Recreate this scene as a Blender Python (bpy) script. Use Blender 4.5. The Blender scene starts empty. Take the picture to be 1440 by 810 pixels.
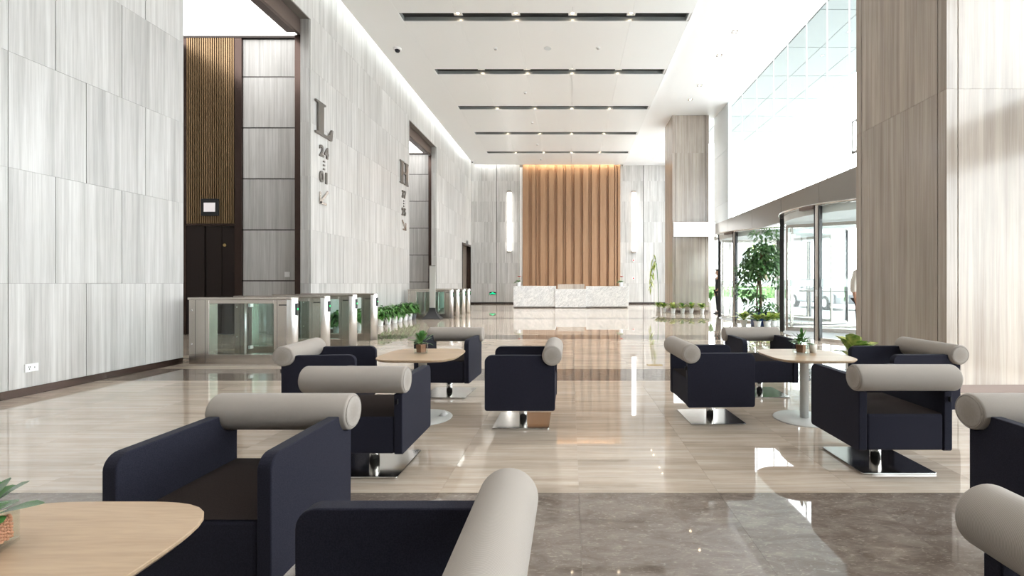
import bpy, bmesh, math, random
from mathutils import Vector, Matrix
PI = math.pi
sc = bpy.context.scene
col = sc.collection
random.seed(7)

# ------------------------------------------------------------------ camera
H = 1.2                       # eye height
cam_d = bpy.data.cameras.new('camera'); cam = bpy.data.objects.new('camera', cam_d); col.objects.link(cam)
cam.location = (0, 0, H); cam.rotation_euler = (PI / 2, 0, 0)
cam_d.sensor_width = 36; cam_d.lens = 36 * 650 / 1440
cam_d.shift_x = -82 / 1440; cam_d.shift_y = -6.5 / 1440
cam_d.clip_start = 0.05; cam_d.clip_end = 400
sc.camera = cam
# ------------------------------------------------------------------ world (bright overcast sky), exposure
w = bpy.data.worlds.new('world'); sc.world = w; w.use_nodes = True
nt = w.node_tree; nt.nodes.clear()
wo = nt.nodes.new('ShaderNodeOutputWorld'); bg = nt.nodes.new('ShaderNodeBackground')
bg.inputs['Color'].default_value = (0.93, 0.965, 1.0, 1); bg.inputs['Strength'].default_value = 7.2
nt.links.new(bg.outputs[0], wo.inputs['Surface'])
sc.view_settings.view_transform = 'Standard'; sc.view_settings.look = 'None'
sc.view_settings.gamma = 1; sc.view_settings.use_curve_mapping = False
sc.view_settings.exposure = 0.47
sd_ = bpy.data.lights.new('sun', 'SUN'); sd_.energy = 9; sd_.angle = .02; sd_.color = (1, .96, .9)
sun = bpy.data.objects.new('sun', sd_); col.objects.link(sun); sun.rotation_euler = (.25, -.55, 0)   # high, from over the building: lights the street
try:
    cy = sc.cycles
    cy.use_denoising = True; cy.max_bounces = 10; cy.diffuse_bounces = 6; cy.glossy_bounces = 5
    cy.transmission_bounces = 8; cy.transparent_max_bounces = 24; cy.sample_clamp_indirect = 10
    cy.caustics_reflective = False; cy.caustics_refractive = False
except Exception:
    pass

# ------------------------------------------------------------------ materials
MATS = {}
def new_mat(name):
    m = bpy.data.materials.new(name); m.use_nodes = True
    n = m.node_tree; b = n.nodes['Principled BSDF']; MATS[name] = m
    return m, n, b
def L(n, a, b): n.links.new(a, b)
def plain(name, c, rough=0.5, metal=0.0, **kw):
    m, n, b = new_mat(name)
    b.inputs['Base Color'].default_value = (*c, 1); b.inputs['Roughness'].default_value = rough
    b.inputs['Metallic'].default_value = metal
    for k, v in kw.items():
        b.inputs[k.replace('_', ' ')].default_value = v
    return m
def emit(name, c, s):
    m, n, b = new_mat(name)
    b.inputs['Base Color'].default_value = (*[min(1, x) * .8 for x in c], 1)
    b.inputs['Emission Color'].default_value = (*c, 1); b.inputs['Emission Strength'].default_value = s
    return m
def coords(n, rnd=40.0):
    tc = n.nodes.new('ShaderNodeTexCoord'); oi = n.nodes.new('ShaderNodeObjectInfo')
    mu = n.nodes.new('ShaderNodeMath'); mu.operation = 'MULTIPLY'; mu.inputs[1].default_value = rnd
    L(n, oi.outputs['Random'], mu.inputs[0])
    va = n.nodes.new('ShaderNodeVectorMath'); va.operation = 'ADD'
    L(n, tc.outputs['Object'], va.inputs[0]); L(n, mu.outputs[0], va.inputs[1])
    return va.outputs[0], oi.outputs['Random']
def noise(n, vec, scale, stretch=(1, 1, 1), detail=4, rough=.55, dist=0.0):
    mp = n.nodes.new('ShaderNodeMapping'); mp.inputs['Scale'].default_value = stretch
    L(n, vec, mp.inputs['Vector'])
    t = n.nodes.new('ShaderNodeTexNoise'); t.inputs['Scale'].default_value = scale
    t.inputs['Detail'].default_value = detail; t.inputs['Roughness'].default_value = rough
    t.inputs['Distortion'].default_value = dist
    L(n, mp.outputs[0], t.inputs['Vector'])
    return t.outputs['Fac']
def ramp(n, fac, stops):
    r = n.nodes.new('ShaderNodeValToRGB'); e = r.color_ramp.elements
    e[0].position, e[0].color = stops[0][0], (*stops[0][1], 1)
    e[1].position, e[1].color = stops[-1][0], (*stops[-1][1], 1)
    for p, c in stops[1:-1]:
        x = e.new(p); x.color = (*c, 1)
    L(n, fac, r.inputs['Fac'])
    return r.outputs['Color']
def mixc(n, mode, fac, a, b):
    x = n.nodes.new('ShaderNodeMix'); x.data_type = 'RGBA'; x.blend_type = mode
    if isinstance(fac, float): x.inputs['Factor'].default_value = fac
    else: L(n, fac, x.inputs['Factor'])
    for s, v in ((6, a), (7, b)):
        if isinstance(v, tuple): x.inputs[s].default_value = (*v, 1)
        else: L(n, v, x.inputs[s])
    return x.outputs[2]
def tint(n, color, rnd, lo=.92, hi=1.06):
    mr = n.nodes.new('ShaderNodeMapRange'); mr.inputs['To Min'].default_value = lo; mr.inputs['To Max'].default_value = hi
    L(n, rnd, mr.inputs['Value'])
    cb = n.nodes.new('ShaderNodeCombineColor')
    for k in range(3): L(n, mr.outputs[0], cb.inputs[k])
    return mixc(n, 'MULTIPLY', 1.0, color, cb.outputs[0])
def bump(n, b, fac, strength, dist=.002):
    bp = n.nodes.new('ShaderNodeBump'); bp.inputs['Strength'].default_value = strength; bp.inputs['Distance'].default_value = dist
    L(n, fac, bp.inputs['Height']); L(n, bp.outputs[0], b.inputs['Normal'])

def stone(name, dark, mid, light, stretch=(1, 1, .05), rough=.3, lo=.9, hi=1.06):
    m, n, b = new_mat(name)
    v, r = coords(n)
    f0 = noise(n, v, 2.2, (1, 1, .35), 3, .55, .3)
    f1 = noise(n, v, 20, stretch, 6, .68, .08)
    f2 = noise(n, v, 95, stretch, 3, .6, .05)
    c1 = ramp(n, f1, [(.30, dark), (.5, mid), (.68, light)])
    c2 = ramp(n, f2, [(.35, (.80, .80, .80)), (.6, (1, 1, 1))])
    c = mixc(n, 'MULTIPLY', .55, c1, c2)
    c = mixc(n, 'MULTIPLY', .8, c, ramp(n, f0, [(.32, (.87, .87, .86)), (.62, (1, 1, 1))]))
    f3 = noise(n, v, 7, stretch, 1, .5, 0)
    c = mixc(n, 'MULTIPLY', .9, c, ramp(n, f3, [(.40, (.86, .855, .85)), (.47, (.95, .95, .95)), (.50, (1, 1, 1))]))
    L(n, tint(n, c, r, lo, hi), b.inputs['Base Color'])
    b.inputs['Roughness'].default_value = rough
    return m
stone('wall_stone', (.43, .415, .40), (.555, .54, .525), (.64, .63, .615), stretch=(1, 1, .02))
stone('pier_stone', (.40, .335, .285), (.51, .44, .38), (.58, .515, .455), stretch=(1, 1, .02), rough=.18)
stone('floor_beige', (.43, .345, .275), (.53, .44, .36), (.595, .515, .435), stretch=(.05, 1, 1), rough=.012, lo=.95, hi=1.03)
MATS['floor_beige'].node_tree.nodes['Principled BSDF'].inputs['IOR'].default_value = 1.7
def marble_dark():
    m, n, b = new_mat('floor_taupe')
    v, r = coords(n)
    f1 = noise(n, v, 9, (.45, 1, 1), 8, .7, 1.2); f2 = noise(n, v, 60, (.4, 1, 1), 3, .6, 1.5)
    c = ramp(n, f1, [(.3, (.105, .082, .066)), (.5, (.165, .134, .112)), (.7, (.235, .20, .17))])
    c2 = ramp(n, f2, [(.56, (0, 0, 0)), (.68, (.10, .09, .08))])
    c = mixc(n, 'ADD', 1.0, c, c2)
    L(n, tint(n, c, r, .93, 1.08), b.inputs['Base Color']); b.inputs['Roughness'].default_value = .03; b.inputs['IOR'].default_value = 1.6
marble_dark()
def marble_white():
    m, n, b = new_mat('marble_white')
    v, r = coords(n)
    mp = n.nodes.new('ShaderNodeMapping'); mp.inputs['Rotation'].default_value = (0, .8, 0); L(n, v, mp.inputs['Vector'])
    f1 = noise(n, mp.outputs[0], 2.4, (1, 1, 3.2), 9, .68, 1.6)
    c = ramp(n, f1, [(.36, (.84, .85, .86)), (.47, (.80, .81, .82)), (.505, (.50, .52, .54)), (.54, (.81, .82, .83)), (.7, (.87, .87, .87))])
    L(n, c, b.inputs['Base Color']); b.inputs['Roughness'].default_value = .2
marble_white()
def wood(name, dark, light, stretch, rough=.35, sc_=9):
    m, n, b = new_mat(name)
    v, r = coords(n)
    f1 = noise(n, v, sc_, stretch, 5, .6, .6); f2 = noise(n, v, sc_ * 9, stretch, 2, .5, .1)
    c = ramp(n, f1, [(.3, dark), (.7, light)])
    c = mixc(n, 'MULTIPLY', .35, c, ramp(n, f2, [(.35, (.75, .72, .7)), (.6, (1, 1, 1))]))
    L(n, tint(n, c, r, .94, 1.05), b.inputs['Base Color']); b.inputs['Roughness'].default_value = rough
wood('oak_top', (.37, .255, .16), (.46, .335, .225), (.10, 1, 1), .38, 11)
wood('wood_fin', (.32, .18, .10), (.39, .235, .138), (1, 1, .05), .45)
wood('bark', (.16, .10, .06), (.30, .21, .13), (1, 1, .2), .8)
def fabric(name, c1, c2, scale, bstr, sheen=.0):
    m, n, b = new_mat(name)
    tc = n.nodes.new('ShaderNodeTexCoord')
    f = noise(n, tc.outputs['Object'], scale, (1, 1, 1), 2, .5)
    L(n, ramp(n, f, [(.35, c1), (.65, c2)]), b.inputs['Base Color'])
    b.inputs['Roughness'].default_value = .95; b.inputs['Specular IOR Level'].default_value = .12
    b.inputs['Sheen Weight'].default_value = sheen; b.inputs['Sheen Roughness'].default_value = .5
    bump(n, b, f, bstr, .001)
fabric('fabric_navy', (.0125, .0125, .021), (.020, .020, .031), 260, .35, .04)
fabric('fabric_seat_shaded', (.017, .0125, .0115), (.026, .019, .0175), 260, .35, .0)  # same navy cloth; shade and warm reflected light put into the colour
def ribbed():
    m, n, b = new_mat('fabric_taupe')
    tc = n.nodes.new('ShaderNodeTexCoord')
    wv = n.nodes.new('ShaderNodeTexWave'); wv.wave_type = 'BANDS'; wv.bands_direction = 'X'
    wv.inputs['Scale'].default_value = 90; wv.inputs['Distortion'].default_value = .6; wv.inputs['Detail'].default_value = 1
    L(n, tc.outputs['Object'], wv.inputs['Vector'])
    L(n, ramp(n, wv.outputs['Fac'], [(.2, (.275, .242, .215)), (.8, (.335, .30, .27))]), b.inputs['Base Color'])
    b.inputs['Roughness'].default_value = .9; b.inputs['Specular IOR Level'].default_value = .15
    b.inputs['Sheen Weight'].default_value = .1
    bump(n, b, wv.outputs['Fac'], .25, .0006)
ribbed()
plain('bronze', (.085, .058, .050), .22, .85)
plain('bronze_soft', (.19, .145, .125), .38, .6)
plain('bronze_dark', (.030, .021, .019), .3, .5)
plain('floor_joint', (.36, .30, .25), .6)
plain('joint', (.20, .18, .165), .9)
plain('slat_gold', (.34, .225, .125), .28, .75)
plain('ceiling_paint', (.86, .87, .87), .38)
plain('ceiling_white', (.90, .905, .91), .5)
plain('slot_dark', (.018, .018, .018), .6)
plain('slot_side', (.40, .42, .42), .25, .3)
plain('steel_mirror', (.60, .59, .57), .12, 1.0)
plain('steel_edge', (.66, .64, .61), .22, 1.0)
plain('steel_brushed', (.56, .51, .465), .27, 1.0)
plain('steel_bright', (.90, .90, .90), .36, 1.0)
plain('sign_metal', (.20, .185, .17), .33, .9)
plain('lacquer_grey', (.56, .56, .54), .35)
plain('pylon_grey', (.47, .46, .44), .4, .2)
plain('white_plastic', (.82, .82, .82), .35)
plain('pot_white', (.82, .83, .84), .3)
plain('pot_grey', (.22, .23, .25), .4)
plain('pot_blue', (.012, .05, .21), .3)
plain('black_matte', (.012, .012, .013), .5)
plain('rubber_dark', (.02, .02, .022), .45)
plain('lens_dark', (.01, .01, .015), .08)
plain('soil', (.05, .03, .018), .95)
plain('clay_brown', (.24, .115, .065), .7)
plain('terracotta', (.50, .22, .125), .6)
plain('brass', (.62, .45, .20), .3, .9)
plain('red_plastic', (.65, .03, .02), .4)
plain('petal_red', (.75, .03, .02), .5)
plain('band_metal', (.30, .285, .265), .42, .55)
plain('spandrel', (.70, .75, .78), .25)
plain('soffit_panel', (.27, .32, .32), .4)
plain('drum_white', (.75, .78, .78), .4)
plain('paving', (.40, .40, .40), .8)
plain('hedge_leaf', (.11, .22, .06), .7)
plain('car_paint', (.045, .05, .06), .3, .3, Coat_Weight=.6)
plain('car_glass', (.03, .035, .04), .08)
plain('tyre', (.015, .015, .015), .8)
plain('yellow_print', (.75, .58, .03), .5)
plain('skin_tone', (.50, .27, .18), .5)
plain('hair_black', (.012, .010, .009), .5)
plain('cloth_white', (.70, .67, .62), .8)
plain('cloth_dark', (.022, .024, .032), .85)
plain('shoe_black', (.012, .012, .012), .3)
plain('eye_white', (.8, .8, .78), .3)
plain('far_wall', (.62, .66, .68), .7)
def leaf(name, a, b_, rough=.35):
    m, n, b = new_mat(name)
    tc = n.nodes.new('ShaderNodeTexCoord')
    f = noise(n, tc.outputs['Object'], 9, (1, 1, 1), 2, .5)
    L(n, ramp(n, f, [(.36, a), (.64, b_)]), b.inputs['Base Color'])
    b.inputs['Roughness'].default_value = rough
    b.inputs['Subsurface Weight'].default_value = 0
leaf('leaf_green', (.045, .15, .028), (.11, .27, .055))
leaf('leaf_jade', (.035, .105, .025), (.07, .175, .045), .22)
leaf('leaf_dark', (.022, .075, .020), (.055, .15, .035))
leaf('leaf_lime', (.30, .42, .07), (.60, .66, .20))
leaf('leaf_variegated', (.10, .24, .03), (.62, .66, .22))
leaf('leaf_fig', (.08, .19, .065), (.17, .33, .12))
emit('lum_ceiling', (1, 1, .985), 2.7)
emit('tube_light', (1, .985, .95), 3.2)
emit('light_box', (1, 1, .98), 3.0)
emit('bulb_warm', (1, .80, .55), 22.0)
emit('led_green', (.02, .75, .18), 1.0)
emit('led_red', (.9, .05, .05), 1.0)
emit('exit_green', (.0, .62, .25), 1.0)
emit('screen_grey', (.62, .58, .58), .55)
def thin_glass(name, tr, gl=(1, 1, 1), k=1.0):
    m, n, b = new_mat(name); n.nodes.remove(b)
    out = n.nodes['Material Output']
    t = n.nodes.new('ShaderNodeBsdfTransparent'); t.inputs[0].default_value = (*tr, 1)
    g = n.nodes.new('ShaderNodeBsdfGlossy'); g.inputs['Color'].default_value = (*gl, 1); g.inputs['Roughness'].default_value = 0.0
    fr = n.nodes.new('ShaderNodeFresnel'); fr.inputs['IOR'].default_value = 1.45
    mu = n.nodes.new('ShaderNodeMath'); mu.operation = 'MULTIPLY'; mu.inputs[1].default_value = k; mu.use_clamp = True
    geo = n.nodes.new('ShaderNodeNewGeometry')          # only the front faces reflect (no false total reflection inside thin panes)
    inv = n.nodes.new('ShaderNodeMath'); inv.operation = 'SUBTRACT'; inv.inputs[0].default_value = 1.0; L(n, geo.outputs['Backfacing'], inv.inputs[1])
    m2 = n.nodes.new('ShaderNodeMath'); m2.operation = 'MULTIPLY'; L(n, fr.outputs[0], mu.inputs[0]); L(n, mu.outputs[0], m2.inputs[0]); L(n, inv.outputs[0], m2.inputs[1])
    mx = n.nodes.new('ShaderNodeMixShader'); L(n, m2.outputs[0], mx.inputs[0]); L(n, t.outputs[0], mx.inputs[1]); L(n, g.outputs[0], mx.inputs[2])
    L(n, mx.outputs[0], out.inputs['Surface'])
thin_glass('glass_clear', (.97, .985, .98), k=.8)
thin_glass('glass_green', (.93, .965, .955), k=.8)
thin_glass('glass_pot', (.95, .97, .96), k=1.0)
def frosted(name):
    m, n, b = new_mat(name); n.nodes.remove(b)
    out = n.nodes['Material Output']
    t = n.nodes.new('ShaderNodeBsdfTransparent'); t.inputs[0].default_value = (.95, .97, .97, 1)
    d = n.nodes.new('ShaderNodeBsdfDiffuse'); d.inputs[0].default_value = (.93, .95, .95, 1)
    tl = n.nodes.new('ShaderNodeBsdfTranslucent'); tl.inputs[0].default_value = (.93, .95, .95, 1)
    ad = n.nodes.new('ShaderNodeMixShader'); ad.inputs[0].default_value = .5; L(n, d.outputs[0], ad.inputs[1]); L(n, tl.outputs[0], ad.inputs[2])
    mx = n.nodes.new('ShaderNodeMixShader'); mx.inputs[0].default_value = .35; L(n, t.outputs[0], mx.inputs[1]); L(n, ad.outputs[0], mx.inputs[2])
    L(n, mx.outputs[0], out.inputs['Surface'])
frosted('film_frost')
M = MATS

# ------------------------------------------------------------------ mesh helpers
class MB:
    def __init__(s): s.v = []; s.f = []; s.mi = []; s.sm = []
    def add(s, vs, fs, mi=0, smooth=False):
        o = len(s.v); s.v += [tuple(x) for x in vs]
        for f in fs: s.f.append(tuple(o + i for i in f)); s.mi.append(mi); s.sm.append(smooth)
        return s
    def box(s, x0, x1, y0, y1, z0, z1, mi=0):
        vs = [(x0, y0, z0), (x1, y0, z0), (x1, y1, z0), (x0, y1, z0), (x0, y0, z1), (x1, y0, z1), (x1, y1, z1), (x0, y1, z1)]
        return s.add(vs, [(0, 3, 2, 1), (4, 5, 6, 7), (0, 1, 5, 4), (1, 2, 6, 5), (2, 3, 7, 6), (3, 0, 4, 7)], mi)
    def cbox(s, c, d, mi=0):
        return s.box(c[0] - d[0] / 2, c[0] + d[0] / 2, c[1] - d[1] / 2, c[1] + d[1] / 2, c[2] - d[2] / 2, c[2] + d[2] / 2, mi)
    def lathe(s, prof, n=24, c=(0, 0, 0), mi=0, smooth=True, cap=True, axis='Z'):
        vs = []; fs = []
        def P(r, h, a):
            if axis == 'Z': return (c[0] + r * math.cos(a), c[1] + r * math.sin(a), c[2] + h)
            if axis == 'X': return (c[0] + h, c[1] + r * math.cos(a), c[2] + r * math.sin(a))
            return (c[0] + r * math.sin(a), c[1] + h, c[2] + r * math.cos(a))
        for r, h in prof:
            for i in range(n): vs.append(P(r, h, 2 * PI * i / n))
        for k in range(len(prof) - 1):
            for i in range(n):
                j = (i + 1) % n
                fs.append((k * n + i, k * n + j, (k + 1) * n + j, (k + 1) * n + i))
        s.add(vs, fs, mi, smooth)
        if cap:
            o = len(s.v) - len(vs)
            s.f.append(tuple(o + i for i in range(n - 1, -1, -1))); s.mi.append(mi); s.sm.append(False)
            k = len(prof) - 1
            s.f.append(tuple(o + k * n + i for i in range(n))); s.mi.append(mi); s.sm.append(False)
        return s
    def tube(s, pts, r, n=8, mi=0):
        pts = [Vector(p) for p in pts]; rs = r if isinstance(r, (list, tuple)) else [r] * len(pts)
        vs = []; fs = []
        for k, p in enumerate(pts):
            t = (pts[min(k + 1, len(pts) - 1)] - pts[max(k - 1, 0)]).normalized()
            u = t.orthogonal().normalized() if k == 0 else (u - t * u.dot(t)).normalized()
            q = t.cross(u)
            for i in range(n):
                a = 2 * PI * i / n
                vs.append(p + (u * math.cos(a) + q * math.sin(a)) * rs[k])
        for k in range(len(pts) - 1):
            for i in range(n):
                j = (i + 1) % n
                fs.append((k * n + i, k * n + j, (k + 1) * n + j, (k + 1) * n + i))
        fs.append(tuple(range(n - 1, -1, -1))); fs.append(tuple((len(pts) - 1) * n + i for i in range(n)))
        return s.add(vs, fs, mi, True)
    def prism(s, poly, t0, t1, axis='X', mi=0):
        """poly in the plane normal to axis: X -> (y,z), Y -> (x,z), Z -> (x,y)"""
        def P(a, b, t):
            return (t, a, b) if axis == 'X' else ((a, t, b) if axis == 'Y' else (a, b, t))
        n = len(poly)
        vs = [P(a, b, t0) for a, b in poly] + [P(a, b, t1) for a, b in poly]
        fs = [tuple(range(n - 1, -1, -1)), tuple(range(n, 2 * n))]
        for i in range(n):
            j = (i + 1) % n
            fs.append((i, j, n + j, n + i))
        return s.add(vs, fs, mi)
    def leaf(s, base, d, length, width, up=(0, 0, 1), bend=.25, mi=0, seg=3, fold=.12):
        d = Vector(d).normalized(); up = Vector(up)
        side = d.cross(up)
        if side.length < 1e-3: side = Vector((1, 0, 0))
        side.normalize(); nrm = side.cross(d).normalized()
        base = Vector(base); vs = []; fs = []
        prof = {3: (.35, 1, .75, .04), 4: (.22, .62, 1, .95, .22)}[seg]
        for k in range(seg + 1):
            t = k / seg
            p = base + d * (length * t) - Vector((0, 0, 1)) * (bend * length * t * t)
            ww = width * .5 * prof[k]
            vs += [p - side * ww + nrm * ww * fold * 2, p, p + side * ww + nrm * ww * fold * 2]
        for k in range(seg):
            a = k * 3
            fs += [(a, a + 1, a + 4, a + 3), (a + 1, a + 2, a + 5, a + 4)]
        return s.add(vs, fs, mi, True)
    def mesh(s, name, mats, bevel=0, seg=2, fix=True):
        me = bpy.data.meshes.new(name); me.from_pydata(s.v, [], s.f)
        for m in (mats if isinstance(mats, (list, tuple)) else [mats]): me.materials.append(m)
        me.polygons.foreach_set('material_index', s.mi); me.polygons.foreach_set('use_smooth', s.sm)
        if fix or bevel:
            bm = bmesh.new(); bm.from_mesh(me)
            if fix: bmesh.ops.recalc_face_normals(bm, faces=bm.faces[:])
            if bevel:
                es = [e for e in bm.edges if len(e.link_faces) == 2 and e.calc_face_angle(0) > .5]
                bmesh.ops.bevel(bm, geom=es, offset=bevel, segments=seg, profile=.5, affect='EDGES', clamp_overlap=True)
                for f in bm.faces: f.smooth = f.smooth or f.calc_area() < bevel * bevel * 4
            bm.to_mesh(me); bm.free()
        me.update()
        return me
    def build(s, name, mats, parent=None, bevel=0, seg=2, fix=True, loc=None, rot=None):
        return link(name, s.mesh(name, mats, bevel, seg, fix), parent, loc, rot)
def link(name, me, parent=None, loc=None, rot=None):
    o = bpy.data.objects.new(name, me); col.objects.link(o)
    if parent: o.parent = parent
    if loc is not None: o.location = loc
    if rot is not None: o.rotation_euler = rot
    return o
def tag(o, label, cat, group=None):
    o['label'] = label; o['category'] = cat
    if group: o['group'] = group
    return o
def thing(name, label, cat, loc=(0, 0, 0), rz=0, group=None):
    o = link(name, None, None, loc, (0, 0, rz)); o.empty_display_size = .1
    return tag(o, label, cat, group)
def structure(o): o['kind'] = 'structure'; return o
def stuff(o): o['kind'] = 'stuff'; return o
def copy_tree(o, parent=None):
    c = o.copy(); col.objects.link(c)
    if parent: c.parent = parent
    for ch in list(o.children): copy_tree(ch, c)
    return c
def copy_thing(o, loc, rz, label):
    c = copy_tree(o); c.location = loc; c.rotation_euler = (0, 0, rz); c['label'] = label
    return c
_box_cache = {}
def box_mesh(name, dx, dy, dz, mat, bevel=0):
    k = (name, round(dx, 4), round(dy, 4), round(dz, 4), mat.name)
    if k not in _box_cache:
        _box_cache[k] = MB().cbox((0, 0, 0), (dx, dy, dz)).mesh(name, mat, bevel, 1, fix=False)
    return _box_cache[k]
def piece(name, parent, mat, x0, x1, y0, y1, z0, z1, bevel=0):
    return link(name, box_mesh(name, x1 - x0, y1 - y0, z1 - z0, mat, bevel), parent, ((x0 + x1) / 2, (y0 + y1) / 2, (z0 + z1) / 2))
def rrect(x0, x1, y0, y1, r, n=5):
    pts = []
    for cx, cy_, a0 in ((x1 - r, y1 - r, 0), (x0 + r, y1 - r, PI / 2), (x0 + r, y0 + r, PI), (x1 - r, y0 + r, 1.5 * PI)):
        for i in range(n + 1):
            a = a0 + PI / 2 * i / n
            pts.append((cx + r * math.cos(a), cy_ + r * math.sin(a)))
    return pts
def lamp(name, kind, loc, energy, color=(1, 1, 1), rot=(0, 0, 0), **kw):
    d = bpy.data.lights.new(name, kind); d.energy = energy; d.color = color
    for k, v in kw.items(): setattr(d, k, v)
    o = bpy.data.objects.new(name, d); col.objects.link(o); o.location = loc; o.rotation_euler = rot
    return o

# ================================================================== ROOM
XL, XR, YB, YF = -5.8, 6.06, 27.1, -7.0
ZC, ZW = 8.05, 8.12
PITCH = 9.72
# ---- floor
fl = structure(MB().box(XL - 5.6, XR + .1, YF, YB + .3, -.12, -.022).build('floor', M['floor_joint'], fix=False))
rows = [-.55, .25, 1.05, 1.85, 2.65]
def spread_rows(a, b, k):
    for i in range(1, k + 1): rows.append(a + (b - a) * i / k)
spread_rows(2.65, 5.70, 4); dark = {0, 1, 2, 3}
dark.add(len(rows) - 1); rows.append(6.48)
spread_rows(6.48, 9.95, 4); dark.add(len(rows) - 1); rows.append(10.75)
spread_rows(10.75, 15.45, 6); dark.add(len(rows) - 1); rows.append(16.2)
spread_rows(16.2, 19.9, 5); dark.add(len(rows) - 1); rows.append(20.6)
spread_rows(20.6, 24.3, 5); dark.add(len(rows) - 1); rows.append(25.0)
spread_rows(25.0, 27.1, 3)
xj = [.05 + .8 * k for k in range(-8, 9)]
xs = [XL] + [x for x in xj if XL + .1 < x < XR - .1] + [XR]
far = MB(); n_tile = 0
for i in range(len(rows) - 1):
    y0, y1 = rows[i], rows[i + 1]
    for a, b in zip(xs[:-1], xs[1:]):
        g = .0005
        if y0 >= 1.0 and n_tile < 290 and y1 < 17:
            piece('floor_tile', fl, M['floor_taupe' if i in dark else 'floor_beige'], a + g, b - g, y0 + g, y1 - g, -.02, 0)
            n_tile += 1
        else:
            far.box(a + g, b - g, y0 + g, y1 - g, -.02, 0, 1 if i in dark else 0)
far.box(XL, XR, YF, -.552, -.02, 0, 0)
for k in range(14):
    for j in range(5): far.box(XL - 5.6 + j * 1.12 + .001, XL - 5.6 + (j + 1) * 1.12 - .002, 6.2 + k * 1.1, 6.2 + (k + 1) * 1.1 - .002, -.02, 0, 0)
stuff(far.build('far_floor_tile', [M['floor_beige'], M['floor_taupe']], fl, fix=False))

# ---- left wall
wl = MB()
OP1 = (6.93, 10.33); OP2 = (6.93 + PITCH, 10.33 + PITCH); OP3 = (24.75, 26.85)
ZO, ZO3, ZTOP = 7.1, 3.4, 8.7
for a, b, z in ((YF, OP1[0], 0), (OP1[0], OP1[1], ZO), (OP1[1], OP2[0], 0), (OP2[0], OP2[1], ZO), (OP2[1], OP3[0], 0), (OP3[0], OP3[1], ZO3), (OP3[1], YB + .3, 0)):
    wl.box(XL - .22, XL - .03, a, b, z, ZTOP)
wl = structure(wl.build('wall_left', M['joint'], fix=False))
def course(parent, y0, y1, z0, z1, joints, T=.03):
    e = [y0] + sorted(j for j in joints if y0 + .12 < j < y1 - .12) + [y1]
    for a, b in zip(e[:-1], e[1:]):
        ga = .0035 if a != y0 else 0; gb = .0035 if b != y1 else 0
        d = random.choice((0, .0, .002))
        piece('stone_panel', parent, M['wall_stone'], XL - T, XL - d, a + ga, b - gb, z0 + .0012, z1 - .0012)
jA = [6.31 - .77 * k for k in range(0, 20)]
jB = [5.98, 5.21, 4.77] + [4.0 - .77 * k for k in range(16)]
zr = [.09] + [1.2 * k for k in range(1, 7)] + [8.4]
def cols(y0, step, off):
    return [y0 + off + step * k for k in range(0, 40)]
for r in range(7):
    z0, z1 = zr[r], zr[r + 1]
    course(wl, 1.6, OP1[0], z0, z1, jA if r % 2 == 0 else jB)
    course(wl, OP1[1], OP2[0], z0, z1, cols(OP1[1], .78, .72 if r % 2 else .36))
    course(wl, OP2[1], OP3[0], z0, z1, cols(OP2[1], .78, .42 if r % 2 else .70))
    course(wl, OP3[1], YB, z0, z1, [])
    if z0 > 3.3: course(wl, OP3[0], OP3[1], z0 if z0 > ZO3 + .3 else ZO3, z1, cols(OP3[0], .7, .7))
course(wl, OP3[0], OP3[1], ZO3, 3.6, [OP3[0] + 1.05])
for o in (OP1, OP2): course(wl, o[0], o[1], ZO, 8.4, cols(o[0], .78, .78))
piece('stone_panel', wl, M['wall_stone'], XL - .03, XL, YF, 1.596, .09, 8.4)
piece('wall_head', wl, M['ceiling_white'], XL - .03, XL, YF, YB, 8.401, ZTOP)
for a, b in ((YF, OP1[0]), (OP1[1], OP2[0]), (OP2[1], OP3[0]), (OP3[1], YB)):
    piece('baseboard', wl, M['bronze'], XL - .03, XL - .008, a, b, 0, .088)
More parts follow.
